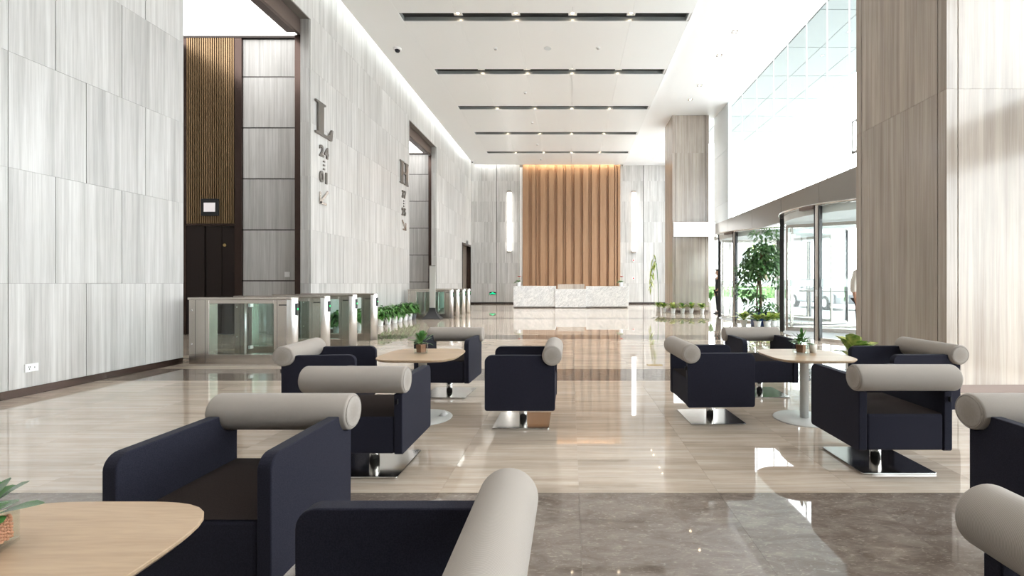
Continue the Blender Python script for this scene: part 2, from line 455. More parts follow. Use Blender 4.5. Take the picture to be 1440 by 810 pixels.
# jambs of the openings, bronze portal linings, luminous lobby ceilings
def lobby(k):
    dy = PITCH * k
    y0, y1, yb = OP1[0] + dy, OP1[1] + dy, OP1[1] + .55 + dy
    for yy, s in ((y0, 1), (y1, -1)):
        e = [.0] + [1.2 * i for i in range(1, 6)] + [ZO]
        for a, b in zip(e[:-1], e[1:]):
            if s == -1: piece('jamb_stone', wl, M['wall_stone'], XL - .22, XL - .032, yy - .02, yy - .0005, a + .001, b - .001)
            else: piece('jamb_stone', wl, M['wall_stone'], XL - .22, XL - .032, yy + .0005, yy + .02, a + .001, b - .001)
    piece('portal_fascia', wl, M['bronze_soft'], XL - .30, XL - .222, y0 + .05, y1 + .08, 6.76, 7.18)
    piece('portal_soffit', wl, M['bronze'], XL - .60, XL - .302, y0 + .05, y1 + .1, 6.86, 6.95)
    piece('portal_post', wl, M['bronze'], XL - .36, XL - .222, y1 - .0, y1 + .12, 0, 6.755)
    lw = MB(); lw.box(XL - 5.6, XL - .225, yb + .03, yb + .2, 0, 7.5)
    lw.box(XL - 5.6, XL - .225, y0 - .25, y0 - .05, 0, 7.5)
    lw.box(XL - 5.8, XL - 5.6, y0 - .25, yb + .2, 0, 7.5)
    lw.box(XL - 5.6, XL - .225, y0 - .05, yb + .03, 7.3, 7.5)
    wn = structure(lw.build('wall_lobby_' + ('near', 'far')[k], M['wall_stone'], fix=False))
    # far lobby wall seen from the hall: stone, bronze posts, slatted transom, lift door
    ze = [0, .06, 1.26, 2.46, 3.66, 4.86, 6.06, 6.95]
    for a, b in zip(ze[1:-1], ze[2:]):
        piece('stone_panel', wn, M['wall_stone'], -7.70, XL - .24, yb, yb + .029, a + .013, b - .013)
        piece('joint_strip', wn, M['bronze_dark'], -7.70, XL - .24, yb + .012, yb + .029, b - .013, b + .013)
    piece('bronze_post', wn, M['bronze'], -7.87, -7.705, yb - .05, yb + .029, 0, 6.95)
    piece('bronze_post', wn, M['bronze'], -9.12, -9.0, yb - .05, yb + .029, 0, 6.95)
    piece('bronze_rail', wn, M['bronze_dark'], -9.12, XL - .24, yb - .06, yb + .028, 6.952, 7.03)
    if k == 0:
        piece('slat_backing', wn, M['bronze_dark'], -9.0, -7.872, yb + .01, yb + .029, 2.60, 6.95)
        for i in range(22):
            xx = -9.0 + 1.128 * (i + .5) / 22
            piece('slat', wn, M['slat_gold'], xx - .012, xx + .012, yb - .055, yb + .01, 2.60, 6.95)
        piece('door_head', wn, M['bronze'], -9.0, -7.872, yb - .05, yb + .029, 2.55, 2.60)
    piece('stone_panel', wn, M['wall_stone'], -11.3, -9.13, yb, yb + .029, .06, 6.95)
    lc = MB().box(XL - 3.6, XL - .61, y0 + .05, yb - .02, 7.0, 7.06)
    structure(lc.build('ceiling_lobby_' + ('near', 'far')[k], M['lum_ceiling'], fix=False))
    return yb
YBL = lobby(0); lobby(1)
# lift door in its bronze reveal (near lobby)
dr = structure(MB().box(-8.58, -7.878, YBL + .005, YBL + .029, .01, 2.545).build('door_1', M['bronze_dark'], fix=False))
piece('door_reveal', dr, M['bronze_dark'], -9.0, -8.585, YBL - .04, YBL + .029, .01, 2.545)
piece('door_leaf', dr, M['bronze_dark'], -8.56, -8.2, YBL - .012, YBL + .004, .02, 2.53)
MB().lathe([(.035, 0), (.035, .012), (.02, .018)], 16, (0, 0, 0), axis='Y').build('door_button', M['brass'], dr, loc=(-8.13, YBL - .016, 2.1))
t = thing('floor_display', 'black square floor indicator with a pale screen on the lift slats', 'display', (-8.43, YBL - .04, 2.98))
MB().cbox((0, -.02, 0), (.42, .04, .40)).build('housing', M['black_matte'], t, .006)
MB().cbox((0, -.043, 0), (.265, .006, .21)).build('screen', M['screen_grey'], t)

# doorway near the back corner
d3 = MB()
d3.box(XL - .6, XL - .56, OP3[0], OP3[1], 0, ZO3)
d3.box(XL - .56, XL - .22, OP3[0] - .04, OP3[0], 0, ZO3); d3.box(XL - .56, XL - .22, OP3[1], OP3[1] + .04, 0, ZO3); d3.box(XL - .56, XL - .22, OP3[0], OP3[1], ZO3, ZO3 + .04)
d3 = structure(d3.build('door_2', M['pier_stone'], fix=False))
for a, b, z0, z1 in ((OP3[0], OP3[0] + .07, 0, ZO3), (OP3[1] - .07, OP3[1], 0, ZO3), (OP3[0] + .07, OP3[1] - .07, ZO3 - .1, ZO3)):
    piece('door_frame', d3, M['bronze'], XL - .2, XL + .03, a, b, z0, z1)
piece('stone_panel', d3, M['pier_stone'], XL - .555, XL - .53, OP3[0], OP3[1] - .9, .02, ZO3 - .1)
piece('door_leaf', d3, M['bronze_dark'], XL - .555, XL - .51, OP3[1] - .88, OP3[1] - .08, .02, ZO3 - .1)

# ---- back wall
wb = MB(); wb.box(XL - .3, XR + .3, YB + .03, YB + .3, 0, ZTOP); wb = structure(wb.build('wall_back', M['joint'], fix=False))
def bstone(x0, x1, joints):
    for r in range(7):
        z0, z1 = zr[r], min(zr[r + 1], 8.36)
        off = [j + (.17 if r % 2 else 0) for j in joints]
        e = [x0] + [j for j in off if x0 + .1 < j < x1 - .1] + [x1]
        for a, b in zip(e[:-1], e[1:]):
            piece('stone_panel', wb, M['wall_stone'], a + .002, b - .002, YB - random.choice((0, .003)), YB + .03, z0 + .001, z1 - .001)
bstone(XL + .002, -4.34, [-5.2, -4.8]); bstone(-4.31, -2.98, [-3.85, -3.4]); bstone(2.93, 4.27, [3.25, 3.8]); bstone(4.30, XR - .002, [4.75, 5.2, 5.65])
piece('edge_trim', wb, M['ceiling_white'], -2.97, -2.80, YB - .01, YB + .03, 0, 8.0)
piece('groove_liner', wb, M['bronze_dark'], -4.335, -4.315, YB + .01, YB + .03, .09, 8.3)
piece('groove_liner', wb, M['bronze_dark'], 4.272, 4.298, YB + .01, YB + .03, .09, 8.3)
piece('baseboard', wb, M['bronze_dark'], XL, -2.98, YB - .012, YB + .03, 0, .088)
piece('baseboard', wb, M['bronze_dark'], 2.93, XR, YB - .012, YB + .03, 0, .088)
# timber fins, traced as widths along the wall
u = [190, 250, 287, 325, 337, 350, 378, 432, 452, 470, 525, 558, 617, 628, 640, 652, 705, 742, 800, 833, 890, 902, 914, 925, 980, 1015, 1078, 1107, 1163, 1174, 1190, 1206, 1232]
dp = [.17, .05, .15, .06, .12, .07, .17, .09, .05, .17, .05, .17, .06, .12, .07, .17, .04, .17, .05, .17, .06, .12, .06, .17, .05, .18, .05, .18, .06, .13, .06, .15]
for a, b, d in zip(u[:-1], u[1:], dp):
    x0, x1 = ((710 + q / 7.58 - 802) / 650 * 26.93 for q in (a, b))
    piece('wood_fin', wb, M['wood_fin'], x0, x1 - .002, YB - d, YB + .03, 0, 8.2, .006)
lamp('fin_wash', 'AREA', (.06, YB - .27, 8.30), 90, (1, .87, .64), (-.12, 0, 0), shape='RECTANGLE', size=5.6, size_y=.06)
for x in (-2.15, -.66, .83, 2.30):
    lamp('fin_spot', 'SPOT', (x, YB - .36, 8.28), 130, (1, .76, .5), (-.10, 0, 0), spot_size=.5, spot_blend=.7, shadow_soft_size=.04)

# ---- rear wall (behind the camera) and right end wall
wr = structure(MB().box(XL - .3, XR + .3, YF - .2, YF, 0, ZTOP).build('wall_rear', M['wall_stone'], fix=False))
YG1 = 19.4
wright = MB(); wright.box(XR, XR + .25, 26.5, YB + .3, 0, ZTOP); wright.box(XR, XR + .25, YF - .2, -4.0, 0, ZTOP)  # unseen stretch behind the camera, made solid to hold back daylight
wright = structure(wright.build('wall_right', M['wall_stone'], fix=False))
piece('spandrel_panel', wright, M['spandrel'], XR - .03, XR + .1, 17.66, YG1, 3.66, 4.35)
piece('spandrel_panel', wright, M['spandrel'], XR - .03, XR + .1, 17.66, YG1, 4.36, 6.35)
piece('spandrel_panel', wright, M['spandrel'], XR - .03, XR + .1, 17.66, YG1, 6.36, 8.12)

# ---- ceiling
ce = structure(MB().box(XL - .3, XR + .3, YF - .2, YB + .3, 8.72, 8.85).build('ceiling', M['ceiling_white'], fix=False))
XE, XM = -5.56, 3.09
SLOTS = [11.9 + 3.07 * k for k in range(-5, 5)]; SW = .19; SX0, SX1 = -4.36, 3.03
cx = [XE, SX0, -2.90, -1.41, .06, 1.57, XM]
bands = []; prev = YF
for s in SLOTS: bands.append((prev, s - SW)); prev = s + SW
bands.append((prev, YB - .42))
for i, (a, b) in enumerate(zip(cx[:-1], cx[1:])):
    for (p, q) in bands:
        piece('ceiling_panel', ce, M['ceiling_paint'], a + .002, b - .002, p + (.0015 if i == 0 else 0), q - (.0015 if i == 0 else 0), ZC, ZC + .02)
    if i == 0:
        for s in SLOTS: piece('ceiling_panel', ce, M['ceiling_paint'], a + .002, b - .002, s - SW, s + SW, ZC, ZC + .02)
piece('ceiling_panel', ce, M['ceiling_paint'], SX1 + .003, XM - .002, bands[0][0], bands[-1][1], ZC + .021, ZC + .05)
for s in SLOTS:
    piece('slot_side', ce, M['slot_side'], SX0, SX1, s + SW, s + SW + .02, ZC + .021, ZC + .14)
    piece('slot_side', ce, M['slot_side'], SX0, SX1, s - SW - .02, s - SW, ZC + .021, ZC + .14)
    piece('slot_roof', ce, M['slot_dark'], SX0, SX1, s - SW, s + SW, ZC + .122, ZC + .14)
    for xe in (SX0, SX1 - .02): piece('slot_end', ce, M['slot_side'], xe, xe + .02, s - SW, s + SW, ZC + .021, ZC + .121)
piece('cove_lip', ce, M['ceiling_white'], XE, XE + .02, YF, YB, ZC + .021, 8.35)
piece('step_fascia', ce, M['ceiling_white'], XM, XM + .02, YF, YB, ZC, 8.7)
wx = [XM + .02, 4.075, XR]
yy = [YF + 3.1 * k for k in range(11)] + [YB]
for a, b in zip(wx[:-1], wx[1:]):
    for p, q in zip(yy[:-1], yy[1:]): piece('ceiling_panel', ce, M['ceiling_white'], a + .0005, b - .0005, p + .0004, q - .0004, ZW, ZW + .02)
piece('ceiling_edge', ce, M['ceiling_white'], XR - .02, XR + .25, YF, YB, ZW + .021, 8.7)
lamp('cove_light', 'AREA', (-5.66, 10, 8.62), 170, (.95, 1, .96), (0, -.25, 0), shape='RECTANGLE', size=.1, size_y=33)
lamp('back_wall_fill', 'AREA', (-4.4, YB - .22, 8.6), 30, (.97, 1, .96), (-.1, 0, 0), shape='RECTANGLE', size=2.6, size_y=.1)  # added fill lamp, brightens the left stone of the back wall
lamp('back_wall_fill', 'AREA', (3.6, YB - .22, 8.6), 12, (.97, 1, .96), (-.1, 0, 0), shape='RECTANGLE', size=1.0, size_y=.1)  # added fill lamp for the right stone

# ---- glazed right side: panes above a metal band, shopfront glass below
w1 = structure(MB().box(XR - .04, XR + .12, -4, 17.66, 2.95, 2.99).build('window_1', M['band_metal'], fix=False))
yj = [-4, -2.5, -1, 1, 3, 5.05, 7.1, 9.15, 11.2, 13.2, 15.3, 17.66]
for a, b in zip(yj[:-1], yj[1:]):
    piece('band_panel', w1, M['band_metal'], XR - .04, XR + .12, a + .006, b - .006, 2.992, 3.66)
piece('band_panel', w1, M['band_metal'], XR - .04, XR + .12, 17.666, YG1, 2.992, 3.655)
pj = [-4 + 1.02 * k for k in range(0, 14)] + [10.1, 10.97, 11.93, 12.96, 13.85, 15.1, 16.4, 17.66]
pj = sorted(x for x in pj if x <= 9.2 or x >= 10)
for a, b in zip(pj[:-1], pj[1:]):
    piece('glass_pane', w1, M['glass_clear'], XR + .03, XR + .042, a + .008, b - .008, 3.665, ZW + .1)
    piece('glazing_joint', w1, M['white_plastic'], XR + .02, XR + .052, b - .007, b + .007, 3.665, ZW + .1)
vent = [(9.22, 9.24, 3.98, 4.68), (9.93, 9.955, 3.98, 4.68), (9.24, 9.93, 3.98, 4.02), (9.24, 9.93, 4.66, 4.68)]
for a, b, c, d in vent: piece('vent_frame', w1, M['band_metal'], XR - .01, XR + .028, a, b, c, d)
piece('vent_panel', w1, M['film_frost'], XR + .0, XR + .01, 9.24, 9.93, 4.02, 4.66)
for a in [19.42 + 1.01 * k for k in range(7)]:
    piece('glass_pane', w1, M['glass_clear'], XR + .03, XR + .042, a, a + .99, .02, ZW + .1)
    piece('glazing_joint', w1, M['white_plastic'], XR + .0, XR + .06, a + .992, a + 1.008, .0, ZW + .1)
w2 = structure(MB().box(XR, XR + .08, -4, 8.4, 0, .05).build('window_2', M['band_metal'], fix=False))
sj = [-4 + 1.55 * k for k in range(9)]
for a, b in zip(sj[:-1], sj[1:]):
    piece('glass_pane', w2, M['glass_clear'], XR + .03, XR + .042, a + .01, b - .01, .052, 2.945)
    piece('mullion', w2, M['band_metal'], XR, XR + .07, b - .02, b + .02, .052, 2.945)
for a, b in ((12.75, 13.35), (17.65, 19.38)):
    piece('glass_pane', w2, M['glass_clear'], XR + .03, XR + .042, a, b, .02, 2.945)
    piece('mullion', w2, M['steel_brushed'], XR, XR + .07, a - .04, a, 0, 2.945)
    piece('mullion', w2, M['steel_brushed'], XR, XR + .07, b - .02, b + .02, 0, 2.945)

# ================================================================== OUTSIDE
g = structure(MB().box(XR + .1, 90, -60, 120, -.2, -.03).build('ground', M['paving'], fix=False))
so = structure(MB().box(XR + .26, 9.36, YF, 22.9, 8.16, 8.3).build('soffit', M['soffit_panel'], fix=False))
yk = 22.9
while yk > 3:
    for a, b in ((XR + .26, 7.35), (7.35, 8.4), (8.4, 9.36)):
        piece('soffit_panel', so, M['soffit_panel'], a + .008, b - .008, yk - 1.87 + .012, yk - .012, 8.12, 8.16)
    yk -= 1.87

# ================================================================== PIERS
def pier(name, label, x0, x1, y0, y1, boxes=None):
    t = thing(name, label, 'pillar', ((x0 + x1) / 2, (y0 + y1) / 2, 0))
    hx, hy = (x1 - x0) / 2, (y1 - y0) / 2
    MB().box(-hx + .03, hx - .03, -hy + .03, hy - .03, 0, ZW - .005).build('core', M['joint'], t, fix=False)
    MB().box(-hx + .012, hx - .012, -hy + .012, hy - .012, .0, .088).build('plinth', M['bronze_soft'], t, fix=False)
    zz = [.09, 3.33, 6.57, ZW - .003]; c = .13
    for a, b in zip(zz[:-1], zz[1:]):
        for sx in (-1, 1):
            X0, X1 = sorted((sx * hx, sx * (hx - .03)))
            piece('face_panel', t, M['pier_stone'], X0, X1, -hy + c, hy - c, a + .001, b - .001)
            Y0, Y1 = sorted((sx * hy, sx * (hy - .03)))
            piece('face_panel', t, M['pier_stone'], -hx + c, hx - c, Y0, Y1, a + .001, b - .001)
            for sy in (-1, 1):
                m = MB(); e = c - .012
                xa, xb = sorted((sx * hx, sx * (hx - e))); ya, yb_ = sorted((sy * hy, sy * (hy - .03)))
                m.box(xa, xb, ya, yb_, a + .001, b - .001)
                xa, xb = sorted((sx * hx, sx * (hx - .03))); ya, yb_ = sorted((sy * (hy - .03), sy * (hy - e)))
                m.box(xa, xb, ya, yb_, a + .001, b - .001)
                m.build('corner_strip', M['pier_stone'], t, fix=False)
    return t
pier('pillar', 'tall square stone pillar at right, shaded brown side and bright front', 4.12, 5.72, 5.06, 6.66)
pier('pillar', 'distant square stone pillar with a lit white sign box around it', 4.2, 5.70, 19.02, 20.5)
t = thing('light_box_sign', 'blank glowing white sign box fixed across the front of the distant pillar', 'sign', (5.05, 18.95, 3.115))
MB().box(-.83, .88, -.04, .06, 0, .59).build('housing', M['steel_brushed'], t, fix=False)
MB().box(-.82, .87, -.055, -.041, .015, .575).build('lit_face', M['light_box'], t, fix=False)

# ================================================================== ARMCHAIRS
def chair_parts(root):
    ZB, ZA, R, HX, HY, TH = .165, .616, .081, .2875, .285, .05
    ry, rz = -.262, .616
    poly = []
    # side outline (y, z): bottom-back, bottom-front, rounded front top, notch under the roll
    def arc(cy_, cz, r, a0, a1, n):
        for i in range(n + 1):
            a = a0 + (a1 - a0) * i / n
            poly.append((cy_ + r * math.cos(a), cz + r * math.sin(a)))
    arc(-HY + .015, ZB + .015, .015, -PI, -PI / 2, 2)
    arc(HY - .02, ZB + .02, .02, -PI / 2, 0, 3)
    arc(HY - .055, ZA - .055, .055, 0, PI / 2, 7)
    c0 = 0
    poly.append((ry + R + .003, ZA))
    a_end = math.acos(max(-1, min(1, (-HY - ry) / R)))
    arc(ry, rz, R + .003, -.12, -a_end, 8)
    for sx in (-1, 1):
        x0, x1 = sorted((sx * HX, sx * (HX - TH)))
        m = MB().prism(poly, x0, x1, 'X').build('arm_panel', M['fabric_navy'], root, .011, 3)
    MB().box(-HX + TH + .001, HX - TH - .001, -HY + .004, HY - .006, ZB + .004, .395).build('seat_box', M['fabric_navy'], root, .016, 3)
    me = MB()
    n = 8; hx, hy = HX - TH - .003, HY - .008; grid = []
    for i in range(n + 1):
        for j in range(n + 1):
            a, b = -1 + 2 * i / n, -1 + 2 * j / n
            grid.append((a * hx, b * hy, .396 + .02 * (1 - a ** 4) * (1 - b ** 4)))
    me.add(grid, [(i * (n + 1) + j, (i + 1) * (n + 1) + j, (i + 1) * (n + 1) + j + 1, i * (n + 1) + j + 1) for i in range(n) for j in range(n)], 0, True)
    me.build('seat', M['fabric_seat_shaded'], root)
    rl = MB(); L2 = .31; e = .012
    prof = [(R - e, -L2)] + [(R - e + e * math.sin(k * PI / 8), -L2 + e - e * math.cos(k * PI / 8)) for k in range(1, 5)]
    prof += [(R, x * .1) for x in (-2, -1, 0, 1, 2)] + [(r, -h) for r, h in reversed(prof)]
    rl = rl.lathe(prof, 40, (0, ry, rz), axis='X', cap=False).build('back_roll', M['fabric_taupe'], root)
    for s in (-1, 1):
        m = MB(); m.lathe([(R - .012, s * (L2 - .004)), (R - .012, s * (L2 + .001)), (R - .020, s * (L2 + .003)), (.001, s * (L2 + .004))], 36, (0, ry, rz), axis='X')
        m.build('end_cap', M['fabric_taupe'], rl)
        m = MB(); pts = [(s * (L2 + .001), ry + (R - .010) * math.cos(a), rz + (R - .010) * math.sin(a)) for a in [2 * PI * k / 32 for k in range(33)]]
        m.tube(pts, .0022, 5).build('piping', M['fabric_taupe'], rl)
    MB().lathe([(.033, .012), (.033, ZB + .004)], 32).build('post', M['steel_edge'], root)
    MB().prism(rrect(-.235, .235, -.235, .235, .012, 3), 0, .012, 'Z').build('base_plate', M['steel_mirror'], root, .002, 1)
    MB().cbox((HX - .025, -HY - .008, .49), (.004, .022, .030)).build('fabric_tag', M['black_matte'], root)
NAVY = 'navy armchair with taupe roll, '
CH = [
 ('front', (-1.30, 3.07), 0, NAVY + 'nearest of the left table group, back to viewer'),
 ('', (-.41, 4.03), PI / 2, NAVY + 'alone in mid floor, seen side-on with roll at right'),
 ('', (-1.32, 5.05), PI - .04, NAVY + 'facing the viewer behind the left oak table'),
 ('', (-2.07, 4.03), -PI / 2 + .10, NAVY + 'by the turnstiles, left of the left oak table'),
 ('', (1.25, 4.14), -PI / 2 + .04, NAVY + 'left of the right oak table'),
 ('', (2.075, 5.07), PI, NAVY + 'facing the viewer behind the right oak table'),
 ('', (2.90, 4.06), PI / 2 + .05, NAVY + 'right of the right oak table, in front of the pillar'),
 ('', (2.065, 3.13), 0, NAVY + 'back to the viewer, steel plate showing, right group front'),
 ('', (-1.30, 1.85), PI, NAVY + 'large in the left foreground behind the nearest oak table'),
 ('', (-.43, .96), PI / 2, NAVY + 'cut by the bottom edge, pale roll pointing up mid picture'),
 ('', (2.13, 1.85), PI, NAVY + 'cut by the right edge, only its left side showing'),
 ('', (1.31, .86), -PI / 2, NAVY + 'nearest at lower right, only its ribbed roll showing'),
]
ch0 = None
for tg, (x, y), rz, lab in CH:
    lab = lab
    if ch0 is None:
        ch0 = thing('lounge_armchair', lab, 'armchair', (x, y, 0), rz, 'lounge armchairs around the oak tables'); chair_parts(ch0)
    else:
        copy_thing(ch0, (x, y, 0), rz, lab)

# ================================================================== TABLES
def table(loc, label):
    t = thing('coffee_table', label, 'table', loc, 0, 'oak coffee tables of the lounge')
    pts = []
    for i in range(64):
        a = 2 * PI * i / 64; c, s = math.cos(a), math.sin(a)
        k = (abs(c) ** 3.8 + abs(s) ** 3.8) ** (-1 / 3.8) * .345
        pts.append((c * k, s * k))
    m = MB()
    m.add([(x * .955, y * .955, .548) for x, y in pts] + [(x, y, .562) for x, y in pts] + [(x, y, .569) for x, y in pts] + [(x * .995, y * .995, .571) for x, y in pts],
          [tuple(range(63, -1, -1)), tuple(range(192, 256))] + [(r * 64 + i, r * 64 + (i + 1) % 64, (r + 1) * 64 + (i + 1) % 64, (r + 1) * 64 + i) for r in range(3) for i in range(64)])
    m.build('tabletop', M['oak_top'], t)
    MB().lathe([(.036, .012), (.036, .54), (.10, .545), (.10, .549)], 32).build('column', M['lacquer_grey'], t)
    MB().lathe([(.255, 0), (.258, .004), (.25, .012), (.05, .016)], 56).build('base_disc', M['lacquer_grey'], t)
    return t
tb = table((-1.315, 4.12, 0), 'rounded square oak coffee table on a pale column, left middle group')
copy_thing(tb, (2.07, 4.09, 0), 0, 'rounded square oak coffee table on a pale column, right group before the pillar')
copy_thing(tb, (-1.30, .99, 0), 0, 'oak coffee table corner in the left foreground holding the glass cube of clay balls')

# ================================================================== PLANTS
def glass_cube(t, s, h):
    w_ = .004
    m = MB(); m.box(-s, s, -s, s, 0, .010); m.build('glass_base', M['glass_pot'], t, fix=False)
    for a, b, c, d in ((-s, s, -s, -s + w_), (-s, s, s - w_, s), (-s, -s + w_, -s + w_, s - w_), (s - w_, s, -s + w_, s - w_)):
        MB().box(a, b, c, d, .0105, h).build('glass_side', M['glass_pot'], t, fix=False)
def ico(m, c, r):
    p = (1 + 5 ** .5) / 2; k = r / (1 + p * p) ** .5
    vs = [(-1, p, 0), (1, p, 0), (-1, -p, 0), (1, -p, 0), (0, -1, p), (0, 1, p), (0, -1, -p), (0, 1, -p), (p, 0, -1), (p, 0, 1), (-p, 0, -1), (-p, 0, 1)]
    fs = [(0, 11, 5), (0, 5, 1), (0, 1, 7), (0, 7, 10), (0, 10, 11), (1, 5, 9), (5, 11, 4), (11, 10, 2), (10, 7, 6), (7, 1, 8), (3, 9, 4), (3, 4, 2), (3, 2, 6), (3, 6, 8), (3, 8, 9), (4, 9, 5), (2, 4, 11), (6, 2, 10), (8, 6, 7), (9, 8, 1)]
    m.add([(c[0] + x * k, c[1] + y * k, c[2] + z * k) for x, y, z in vs], fs, 0, True)
# foreground cube with clay balls
t = thing('glass_cube_plant', 'glass cube of orange clay balls with round green leaves, bottom left corner', 'potted plant', (-1.385, 1.06, .571), .35, 'glass cube plants on the tables')
glass_cube(t, .058, .098)
m = MB(); rr = random.Random(3)
for q in range(4):
    for i in range(12):
        for j in range(7):
            x, y = -.0475 + .0082 * i + rr.uniform(-.0012, .0012), -.0475 + rr.uniform(-.0016, .0008)
            z = .0155 + .0078 * j + rr.uniform(-.001, .001) + (.003 if i % 2 else 0)
            c_, s_ = ((1, 0), (0, 1), (-1, 0), (0, -1))[q]
            ico(m, (x * c_ - y * s_, x * s_ + y * c_, z), rr.uniform(.0042, .0049))
for i in range(12):
    for j in range(12): ico(m, (-.045 + .0082 * i + rr.uniform(-.001, .001), -.045 + .0082 * j + rr.uniform(-.001, .001), .067 + rr.uniform(-.002, .002)), .0047)
stuff(m.build('clay_balls', M['terracotta'], t, fix=False))
MB().box(-.043, .043, -.043, .043, .011, .065).build('ball_core', M['terracotta'], t, fix=False)
lf = [(20, 45, .085, .040), (-15, 35, .075, .04), (60, 40, .08, .042), (100, 50, .07, .036), (150, 35, .08, .04), (200, 45, .075, .04), (250, 40, .08, .038), (300, 35, .08, .042), (335, 55, .07, .036), (5, 20, .085, .036), (40, 62, .07, .034), (130, 65, .07, .034), (220, 68, .07, .035), (280, 60, .07, .034), (-30, 15, .07, .034), (75, 18, .065, .034)]
for az, el, ln, wd in lf:
    a, e_ = math.radians(az), math.radians(el)
    d = Vector((math.cos(a) * math.cos(e_), math.sin(a) * math.cos(e_), math.sin(e_)))
    st = Vector((rr.uniform(-.015, .015), rr.uniform(-.015, .015), .072)); b0 = st + d * rr.uniform(.03, .05)
    lf_o = MB().leaf(b0, d, ln, wd * 1.3, bend=.22, seg=4, fold=.05).build('leaf', M['leaf_jade'], t, fix=False)
    MB().tube([st, b0], .0018, 5).build('leaf_stalk', M['leaf_green'], lf_o)
def table_plant(loc, rz, label, seed):
    t = thing('glass_cube_plant', label, 'potted plant', loc, rz, 'glass cube plants on the tables')
    glass_cube(t, .056, .085)
    MB().lathe([(.040, .0105), (.046, .075), (.044, .078)], 4, smooth=False).build('inner_pot', M['clay_brown'], t)
    r = random.Random(seed)
    for k in range(44):
        a = r.uniform(0, 2 * PI); e_ = r.uniform(.25, 1.35); d = Vector((math.cos(a) * math.cos(e_), math.sin(a) * math.cos(e_), math.sin(e_)))
        b0 = Vector((0, 0, .075)) + d * r.uniform(.02, .085) * (0.6 + .6 * math.sin(e_))
        MB().leaf(b0, d, r.uniform(.065, .09), r.uniform(.026, .036), bend=r.uniform(.2, .6)).build('leaf', M['leaf_green'], t, fix=False)
    st = MB()
    for k in range(7):
        a = k * .9; st.tube([(0, 0, .07), (.012 * math.cos(a), .012 * math.sin(a), .11), (.04 * math.cos(a), .04 * math.sin(a), .155)], .002, 5)
    st.build('stems', M['leaf_dark'], t)
table_plant((-1.345, 4.17, .571), .25, 'small leafy plant in a glass cube on the left oak table', 5)
table_plant((2.075, 4.16, .571), -.1, 'small leafy plant in a glass cube on the right oak table', 9)
t = tag(MB().lathe([(.026, 0), (.033, .078), (.031, .078), (.025, .004)], 24).build('paper_cup', M['cloth_white'], None, loc=(2.20, 4.19, .571)), 'plain cream cup beside the plant on the right oak table', 'cup')
t = MB(); t.add([(0, 0, .02), (.05, .01, .012), (.03, .04, .0), (-.02, .03, .0), (-.03, -.02, 0), (.03, -.03, 0), (.01, .015, .045)],
    [(6, 1, 2), (6, 2, 3), (6, 3, 4), (6, 4, 5), (6, 5, 1), (5, 4, 3, 2, 1)], 0, True)
tag(t.build('crumpled_tissue', M['white_plastic'], None, loc=(-1.145, 4.14, .0185)), 'crumpled white tissue on the round base of the left table', 'tissue')

def pot_shape(t, r0, r1, h, mat='pot_white'):
    MB().lathe([(r0, 0), (r0 + (r1 - r0) * .5, h * .5), (r1, h - .01), (r1 + .006, h), (r1 - .006, h), (r1 - .010, h - .03)], 20, cap=False).add([], []).build('pot', M[mat], t)
    MB().lathe([(r0, .0), (r1 - .012, h - .028)], 16).build('soil', M['soil'], t)
def foliage(t, n, base_z, height, spread, ln, wd, mat, seed, up=.9, bend=.4):
    r = random.Random(seed); m = MB()
    for k in range(n):
        a = r.uniform(0, 2 * PI); q = r.random() ** .7
        b0 = Vector((math.cos(a) * spread * q * .5, math.sin(a) * spread * q * .5, base_z + height * r.uniform(.05, .9) * (1 - .4 * q)))
        d = Vector((math.cos(a), math.sin(a), r.uniform(.1, up)))
        m.leaf(b0, d, ln * r.uniform(.7, 1.2), wd * r.uniform(.8, 1.2), bend=bend * r.uniform(.5, 1.6))
    st = MB()
    for k in range(9):
        a = k * .7; st.tube([(0, 0, base_z - .04), (spread * .15 * math.cos(a), spread * .15 * math.sin(a), base_z + height * .4), (spread * .35 * math.cos(a), spread * .35 * math.sin(a), base_z + height * .8)], .004, 5)
    st.build('stems', M['leaf_dark'], t)
    return stuff(m.build('foliage', M[mat], t, fix=False))
# row along the left wall
def wall_plant(y, label, mat='pot_white', seed=1, x=-5.33, sc_=1.0):
    t = thing('potted_peace_lily', label, 'potted plant', (x, y, 0), seed * 1.3, 'leafy plants in pots along the left wall')
    pot_shape(t, .075, .10, .215, mat)
    foliage(t, 210, .19, .44 * sc_, .22, .18, .06, 'leaf_green', seed, up=1.3, bend=.7)
ords = ['nearest', 'second', 'third', 'fourth', 'fifth', 'sixth']
for i, y in enumerate((12.95, 13.5, 14.0, 14.42, 14.9, 15.32)):
    wall_plant(y, 'bushy green plant in white pot, %s of the row between turnstiles and doorway' % ords[i], seed=i + 1)
wall_plant(15.72, 'bushy green plant in grey pot at the far end of the wall row', 'pot_grey', 8)
wall_plant(10.8, 'green plant in white pot seen through the third turnstile glass', seed=9, x=-5.45)
wall_plant(11.7, 'green plant in white pot seen behind the last near turnstile', seed=10)

